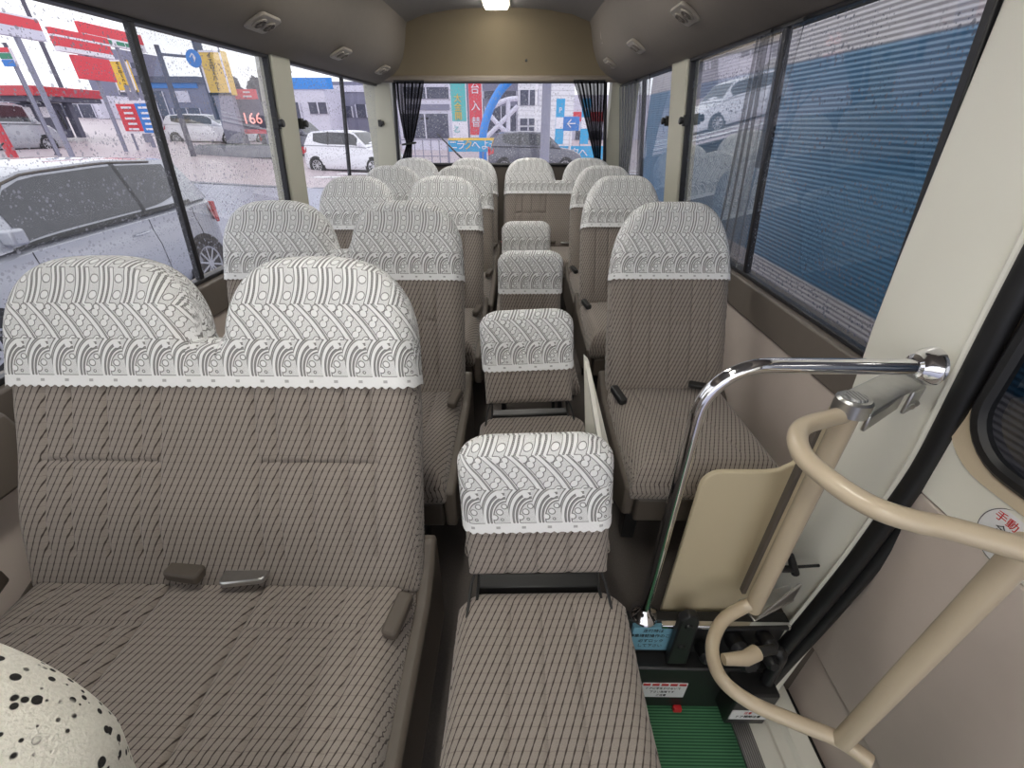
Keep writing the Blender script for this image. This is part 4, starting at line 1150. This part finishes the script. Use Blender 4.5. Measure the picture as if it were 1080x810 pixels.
for uu in (137, 155):
    m = MB(); x = at(uu, 124, 22.9).x - o.location.x
    for k in range(5): m.box(x - .26 + .05 * (k % 2), x + .2, -.075, -.06, a.z - o.location.z - .2 - .21 * k, a.z - o.location.z - .12 - .21 * k)
    m.build('white_print', 'sign_white', o)
# yellow pylon sign
t = board('pylon_sign', 'tall yellow sign on a thick grey column standing on a concrete planter', 'sign', 214, 53, 238, 100, 24, 'sign_yellow', th=.5, rim='sign_white', texts=tuple((ch, .5, .88 - .125 * i, .135, 'ink') for i, ch in enumerate('イエロｌハット')), bands=((.0, .05, 'ink'),))
o = t.location
MB().box(-.42, .42, .05, .45, at(226, 152, 24).z - o.z + .02, at(226, 100, 24).z - o.z).build('column', 'pole', t, bevel=.03)
MB().box(-.62, -.50, .0, .5, at(226, 100, 24).z - o.z - 1., at(226, 20, 24).z - o.z).build('side_fin', 'bld_dark', t)
p0, p1 = at(212, 152, 23.4), at(291, 152, 23.4)
t = thing('planter', 'long low grey concrete planter at the foot of the yellow pylon sign', 'planter', ((p0.x + p1.x) / 2, 23.4, gz(p0.x, 23.4) - .15)); o = t.location
hz = at(250, 153, 23.4).z - o.z; hw_ = (p1.x - p0.x) / 2
MB().box(-hw_, hw_, -.6, .7, 0, hz).build('planter_wall', 'conc', t, bevel=.04)
MB().box(-hw_ + .12, hw_ - .12, -.48, .58, hz - .08, hz + .02).build('planter_soil', 'leaf', t)
# LED price sign
t = board('price_sign', 'red petrol price sign with lit digits 166 on two posts', 'sign', 250, 94, 276, 141, 25, 'bld_dark', bands=((.78, 1., 'sign_red'), (.0, .1, 'sign_red')), texts=(('●', .15, .89, .12, 'sign_white'), ('■■■■', .6, .93, .05, 'sign_white'), ('■■■■■', .6, .84, .05, 'sign_white'), ('166', .55, .34, .36, 'led')), posts=((.08, .07), (.92, .07)))
# round blue sign on a mast arm
p = at(206, 62, 22); q = at(168, 57, 22)
t = thing('road_sign', 'round blue road sign hanging from a long mast arm', 'road sign', (q.x, 22, gz(q.x, 22))); o = t.location
MB().tube([(0, 0, 0), (0, 0, q.z - o.z + .3)], [.12, .09], 12).build('mast', 'pole_dark', t)
MB().tube([(0, 0, q.z - o.z), (p.x - o.x, 0, p.z - o.z + .05)], .05, 10).build('mast_arm', 'pole_dark', t)
MB().lathe([(0, .03), (.30, .03), (.31, 0), (0, 0)], Matrix.Translation((p.x - o.x, -.1, p.z - o.z)) @ Matrix.Rotation(R(90), 4, 'X'), 28).build('sign_disc', 'sign_blue', t)
lettering('↑', .42, 'sign_white', t, facing((p.x - o.x, -.14, p.z - o.z)), 'arrow_mark', ext=.005)
pole('lamp_post', 'thin grey lamp post between the pylon sign and the price sign', 246, 45, 258, 150, 27, .05)

# far buildings seen from the left windows
def building(name, label, u0, u1, vt, Y, mat, depth=6, wins=(), roof=None, extra=()):
    x0, x1 = at(u0, 130, Y).x, at(u1, 130, Y).x; zt = at((u0 + u1) / 2, vt, Y).z
    g0 = gz((x0 + x1) / 2, Y) - .3
    t = thing(name, label, 'building', ((x0 + x1) / 2, Y, g0)); o = t.location
    MB().box(x0 - o.x, x1 - o.x, 0, depth, 0, zt - g0).build('building_wall', mat, t)
    if roof: MB().box(x0 - o.x - .2, x1 - o.x + .2, -.25, depth + .2, zt - g0 - .1, zt - g0 + .35).build('roof_edge', roof, t)
    for (a, b, c, d, mt) in wins:
        p, q = at(a, b, Y), at(c, d, Y); mx = (b + d) / 2
        xa, xb = at(a, mx, Y).x, at(c, mx, Y).x
        wo = MB().box(xa - o.x, xb - o.x, -.08, .1, q.z - o.z, p.z - o.z).build('window' if mt == 'win_dark' else 'fascia', mt, t)
        if mt == 'win_dark':
            m = MB(); k = max(2, int((xb - xa) / 1.2))
            for i in range(k + 1): m.box(xa + (xb - xa) * i / k - .04 - o.x, xa + (xb - xa) * i / k + .04 - o.x, -.12, -.07, q.z - o.z, p.z - o.z)
            m.build('window_frame', 'bld_pale', wo)
    return t
building('tall_building', 'grey tall building behind the smaller yellow sign', 112, 156, 52, 58, 'bld_grey', wins=((126, 66, 150, 72, 'win_dark'), (126, 80, 150, 86, 'win_dark'), (126, 94, 152, 100, 'win_dark')))
t = building('showroom', 'grey car showroom with a blue lettered fascia behind white cars', 158, 222, 86, 45, 'bld_grey', roof='bld_dark', wins=((160, 86, 208, 93, 'sign_blue'), (158, 96, 178, 134, 'win_dark'), (182, 96, 200, 108, 'bld_pale'), (186, 114, 214, 134, 'win_dark')))
building('low_building', 'pale low building far behind the red station canopy', -20, 112, 100, 48, 'bld_pale', wins=((0, 108, 40, 122, 'win_dark'), (56, 110, 100, 124, 'win_dark')))
building('house_block', 'dark grey low block behind the petrol price sign', 222, 300, 108, 52, 'bld_dark', wins=((230, 116, 246, 126, 'win_dark'), (262, 118, 296, 128, 'win_dark')))
t = building('workshop', 'pale grey workshop with blue fascia seen through the middle left window', 296, 348, 92, 34, 'bld_pale', depth=3.5, wins=((298, 82, 350, 94, 'arch_blue'), (300, 108, 318, 130, 'win_dark'), (326, 108, 346, 120, 'win_dark')))
building('office_block', 'lavender grey office block with a strip of dark windows beside the rear left pillar', 351, 420, 86, 39, 'bld_grey', wins=((352, 90, 398, 97, 'bld_pale'), (354, 112, 372, 124, 'win_dark'), (376, 110, 398, 124, 'win_dark'), (402, 92, 416, 104, 'win_dark')))
# trees
def tree(label, u, v0, v1, Y, wpx):
    top, bot = at(u, v0, Y), at(u, v1, Y); g0 = gz(top.x, Y)
    t = thing('tree', label, 'tree', (top.x, Y, g0), group='dark trees behind the signs'); rad = wpx / 531 * Y / 2; hc = (top.z - bot.z) / 2
    MB().tube([(0, 0, 0), (0, 0, bot.z - g0 + hc)], [.16, .1], 8).build('trunk', 'pole_dark', t)
    m = MB(); rnd = random.Random(int(u))
    for k in range(260):
        d = Vector((rnd.gauss(0, 1), rnd.gauss(0, 1), rnd.gauss(0, 1))).normalized() * rnd.uniform(.5, 1.0)
        c = Vector((d.x * rad, d.y * rad, d.z * hc + bot.z - g0 + hc)); s = .16 * rad + .12
        q = Matrix.Translation(c) @ Matrix.Rotation(rnd.uniform(0, 6.3), 4, Vector((rnd.random(), rnd.random(), rnd.random())).normalized())
        m.add([q @ Vector(p) for p in ((-s, -s, 0), (s, -s, .1), (s, s, 0), (-s, s, .1))], [(0, 1, 2, 3)])
    m.build('crown', 'leaf', t)
tree('dark tree directly behind the yellow pylon sign', 240, 82, 125, 40, 26)
tree('dark tree to the right of the petrol price sign', 284, 95, 130, 44, 22)
tree('dark tree peeping over the roofs above the price sign', 268, 82, 110, 60, 16)

# more cars on the left
car('parked_van', 'silver van at the far left edge of the picture, behind the red post', (at(52, 140, 22.5).x, 22.5, gz(-19, 20)), R(165), 'paint_silver', L=4.0, W=1.7, H=1.8, belt=.60, front=.14, roof0=.28, roof1=.92, rear=.985)
car('white_wagon', 'white wagon parked in front of the showroom between the window bars', (at(222, 140, 27).x, 30.5, gz(-16.5, 28) + .05), R(100), 'paint_white', L=4.3, W=1.7, H=1.55)
car('white_car', 'white car half hidden behind the column of the pylon sign', (at(262, 140, 36).x, 36, gz(-18, 36)), R(85), 'paint_white', L=4.0, W=1.7, H=1.5)
car('white_car', 'white car parked under the petrol price sign', (at(292, 140, 33).x, 33, gz(-15, 33)), R(95), 'paint_white', L=4.1, W=1.7, H=1.5)
car('white_hatchback', 'white hatchback seen through the rear sash of the middle left window', (at(418, 150, 20).x, 20.0, gz(-5, 19) - .05), R(78), 'paint_white', L=3.9, W=1.7, H=1.55)
car('reflection_car', 'dark grey car shape put in for a reflection in the front sash of the middle left window', (at(346, 150, 25).x, 25.5, gz(-9, 25)), R(80), 'paint_dark', L=3.6, W=1.7, H=1.7)  # added car body imitating a dark reflection in the window glass

# ------------------------------------------------------------------ outside the rear window
building('shop_building', 'pale shop front with a dark window band outside the left of the rear window', 421, 478, 80, 34, 'bld_pale', depth=4, wins=((425, 92, 474, 104, 'win_dark'), (428, 110, 474, 116, 'bld_grey'), (424, 120, 474, 146, 'win_dark'), (444, 124, 452, 126, 'sign_white')))
building('grey_hall', 'grey hall front behind the upright signs and blue arch', 476, 550, 40, 46, 'bld_grey', wins=((510, 96, 545, 104, 'win_dark'), (512, 112, 545, 140, 'win_dark')))
t = building('white_hall', 'white clad building with dark windows outside the right of the rear window', 546, 604, 40, 38, 'bld_white', wins=((548, 95, 568, 111, 'win_dark'), (548, 125, 566, 132, 'win_dark'), (548, 134, 566, 138, 'win_dark'), (548, 146, 566, 160, 'bld_grey')))
building('distant_store', 'pale store with red fascia behind the right rear curtain', 604, 700, 100, 50, 'bld_pale', wins=((604, 118, 660, 128, 'sign_red'), (606, 138, 660, 150, 'win_dark')))
board('upright_sign', 'white upright sign with teal band and yellow characters outside the rear window', 'sign', 475, 48, 491, 146, 27, 'sign_white', th=.4, bands=((.20, 1., 'sign_teal'), (.04, .17, 'sign_white')), texts=tuple((c, .45, .45 - .098 * i, .10, 'sign_yellow') for i, c in enumerate('大金開')) + (('乙', .3, .1, .08, 'sign_teal'),))
board('red_sign', 'tall red upright sign with white characters outside the rear window', 'sign', 494, 48, 508, 145, 26, 'sign_white', th=.4, bands=((.03, .98, 'sign_red'),), texts=tuple((c, .5, .546 - .187 * i, .125, 'sign_white') for i, c in enumerate('台入替')))
pts = [(509, 150), (510, 138), (514, 122), (520, 108), (528, 95), (538, 84), (552, 72), (570, 62)]
p = at(509, 150, 25)
t = thing('blue_arch', 'curved bright blue arch tube rising beside the red upright sign', 'arch', (p.x, 25, gz(p.x, 25)))
MB().tube(spline([at(u, v, 25) - t.location for u, v in pts], 5), .20, 12).build('arch_tube', 'arch_blue', t)
MB().tube([(0, 0, 0), at(509, 150, 25) - t.location], .2, 12).build('arch_foot', 'arch_blue', t)
t = thing('roof_truss', 'grey curved steel bracing beside the blue arch', 'bracing', (at(530, 130, 30).x, 30, gz(0, 30)))
for q in ([(514, 118), (524, 110), (536, 105), (546, 104)], [(512, 146), (524, 134), (534, 124), (546, 112)], [(514, 118), (526, 132), (540, 144)], [(536, 105), (536, 144)]):
    MB().tube(spline([at(u, v, 30) - t.location for u, v in q], 4), .13, 8).build('brace_tube', 'bld_pale', t)
for xx in (515, 545): MB().tube([at(xx, 146, 30) - t.location, Vector((at(xx, 146, 30).x - t.location.x, 0, 0))], .1, 8).build('brace_post', 'bld_pale', t)
pole('utility_pole', 'thick grey utility pole outside the right half of the rear window', 578, 20, 574, 172, 18.3, .17, 'pole')
pole('sign_post', 'thin white post just left of the thick utility pole', 570, 60, 564, 172, 22, .06, 'sign_white')
t = board('arrow_sign', 'blue sign with a white arrow pointing left on a white post', 'road sign', 594, 123, 611, 138, 22, 'sign_blue', th=.05, texts=(('←', .5, .5, .95, 'sign_white'),))
MB().tube([(0, .06, 0), (0, .06, at(600, 125, 22).z - t.location.z)], .05, 10).build('support_post', 'sign_white', t)
for i, (u, l) in enumerate(((590, 'pale blue shop flag beside the utility pole'), (617, 'pale blue shop flag behind the right rear curtain'))):
    board('shop_flag', l, 'flag', u - 4, 104, u + 5, 152, 26 + i, 'banner', th=.04, bands=((.35, .6, 'sign_white'),), texts=(('P', .5, .75, .16, 'sign_white'),), posts=((.02, .03),), group='shop flags by the rear road')
b_ = board('fence_banner', 'blue fence banner with white and yellow characters under the upright signs', 'banner', 473, 147, 545, 160, 24, 'banner', th=.04, bands=((.92, 1.12, 'sign_yellow'),), posts=((.0, .03), (.5, .03), (1., .03)))
o = b_.location; zc = at(509, 153.5, 24).z - o.z
for ch, u in zip('ニラクへようこそ', (478, 486, 494, 502, 512, 520, 528, 536)):
    lettering(ch, .46, 'sign_yellow' if ch == 'ク' else 'sign_white', b_, facing((at(u, 153, 24).x - o.x, -.05, zc)), ext=.01)
b_ = board('fence_banner', 'blue fence banner with white characters under the arrow sign', 'banner', 582, 154, 640, 169, 22.6, 'banner', th=.04, posts=((.0, .03), (1., .03)))
o = b_.location; zc = at(606, 161.5, 22.6).z - o.z
for ch, u in zip('ニラクへ', (588, 597, 606, 615)): lettering(ch, .44, 'sign_white', b_, facing((at(u, 161, 22.6).x - o.x, -.05, zc)), ext=.01)
t = thing('mesh_fence', 'thin grey railing along the pavement outside the left of the rear window', 'railing', (at(448, 160, 23).x, 23, gz(0, 23)))
o = t.location; x0 = at(420, 155, 23).x - o.x; x1 = at(472, 155, 23).x - o.x
zt = at(448, 147, 23).z - o.z
for k in range(7): MB().tube([(x0 + (x1 - x0) * k / 6, 0, 0), (x0 + (x1 - x0) * k / 6, 0, zt)], .025, 6).build('fence_post', 'pole', t)
for f in (.35, .98): MB().tube([(x0, 0, zt * f), (x1, 0, zt * f)], .02, 6).build('fence_rail', 'pole', t)
car('dark_estate', 'dark car passing on the road outside the rear window', (at(515, 160, 21.).x + 3.9, 21., gz(0, 20) - .1), R(94), 'paint_dark', L=3.0 + 0.9, W=1.7, H=1.55)

# ------------------------------------------------------------------ corrugated wall on the right
def corr():
    m, nt, b = newmat('corrugated_steel')
    t = nt.nodes.new('ShaderNodeTexCoord'); s = nt.nodes.new('ShaderNodeSeparateXYZ'); nt.links.new(t.outputs['Object'], s.inputs[0])
    z = N(nt, s.outputs[2]); 
    band = z.step(1.03, 1.045) * (1.0 - z.step(2.095, 2.11))
    n = noise(nt, 1.5)
    grey = mixcol(nt, n, srgb(172, 166, 166), srgb(196, 190, 190)); blue = mixcol(nt, n, srgb(48, 96, 126), srgb(70, 122, 154))
    nt.links.new(mixcol(nt, band, grey, blue), b.inputs['Base Color'])
    b.inputs['Roughness'].default_value = .35; b.inputs['Specular IOR Level'].default_value = .6
    return m
M['corr'] = corr()
t = thing('corrugated_wall', 'blue banded corrugated steel wall close outside the right windows', 'wall', (1.62, 5, -.62))
pitch = .0225; nz = int(3.6 / pitch) * 8
vs = []
for i in range(nz + 1):
    z = i * 3.6 / nz; x = .0017 * math.sin(2 * math.pi * z / pitch)
    vs += [(x, -6.5, z), (x, 1.4, z)]
cw = MB().add(vs, [(2 * i, 2 * i + 1, 2 * i + 3, 2 * i + 2) for i in range(nz)]).build('steel_cladding', 'corr', t)
cw.location = (0, 0, 0)
MB().box(.02, .30, -6.5, 1.4, 0, 3.6).build('backing_wall', 'bld_grey', t)
MB().box(-.03, .32, -6.5, 1.4, 3.6, 3.68).build('wall_coping', 'bld_grey', t, bevel=.01)

# ------------------------------------------------------------------ daylight
w = D.worlds.new('overcast'); sc.world = w; w.use_nodes = True
nt = w.node_tree; bg = nt.nodes['Background']
n = noise(nt, 2.2, 'Generated')
nt.links.new(mixcol(nt, n, (.84, .85, .92), (1., 1., 1.)), bg.inputs['Color'])
bg.inputs['Strength'].default_value = 1.6
sc.view_settings.view_transform = 'Standard'; sc.view_settings.look = 'None'
sc.view_settings.gamma = 1; sc.view_settings.exposure = 0.0; sc.view_settings.use_curve_mapping = False
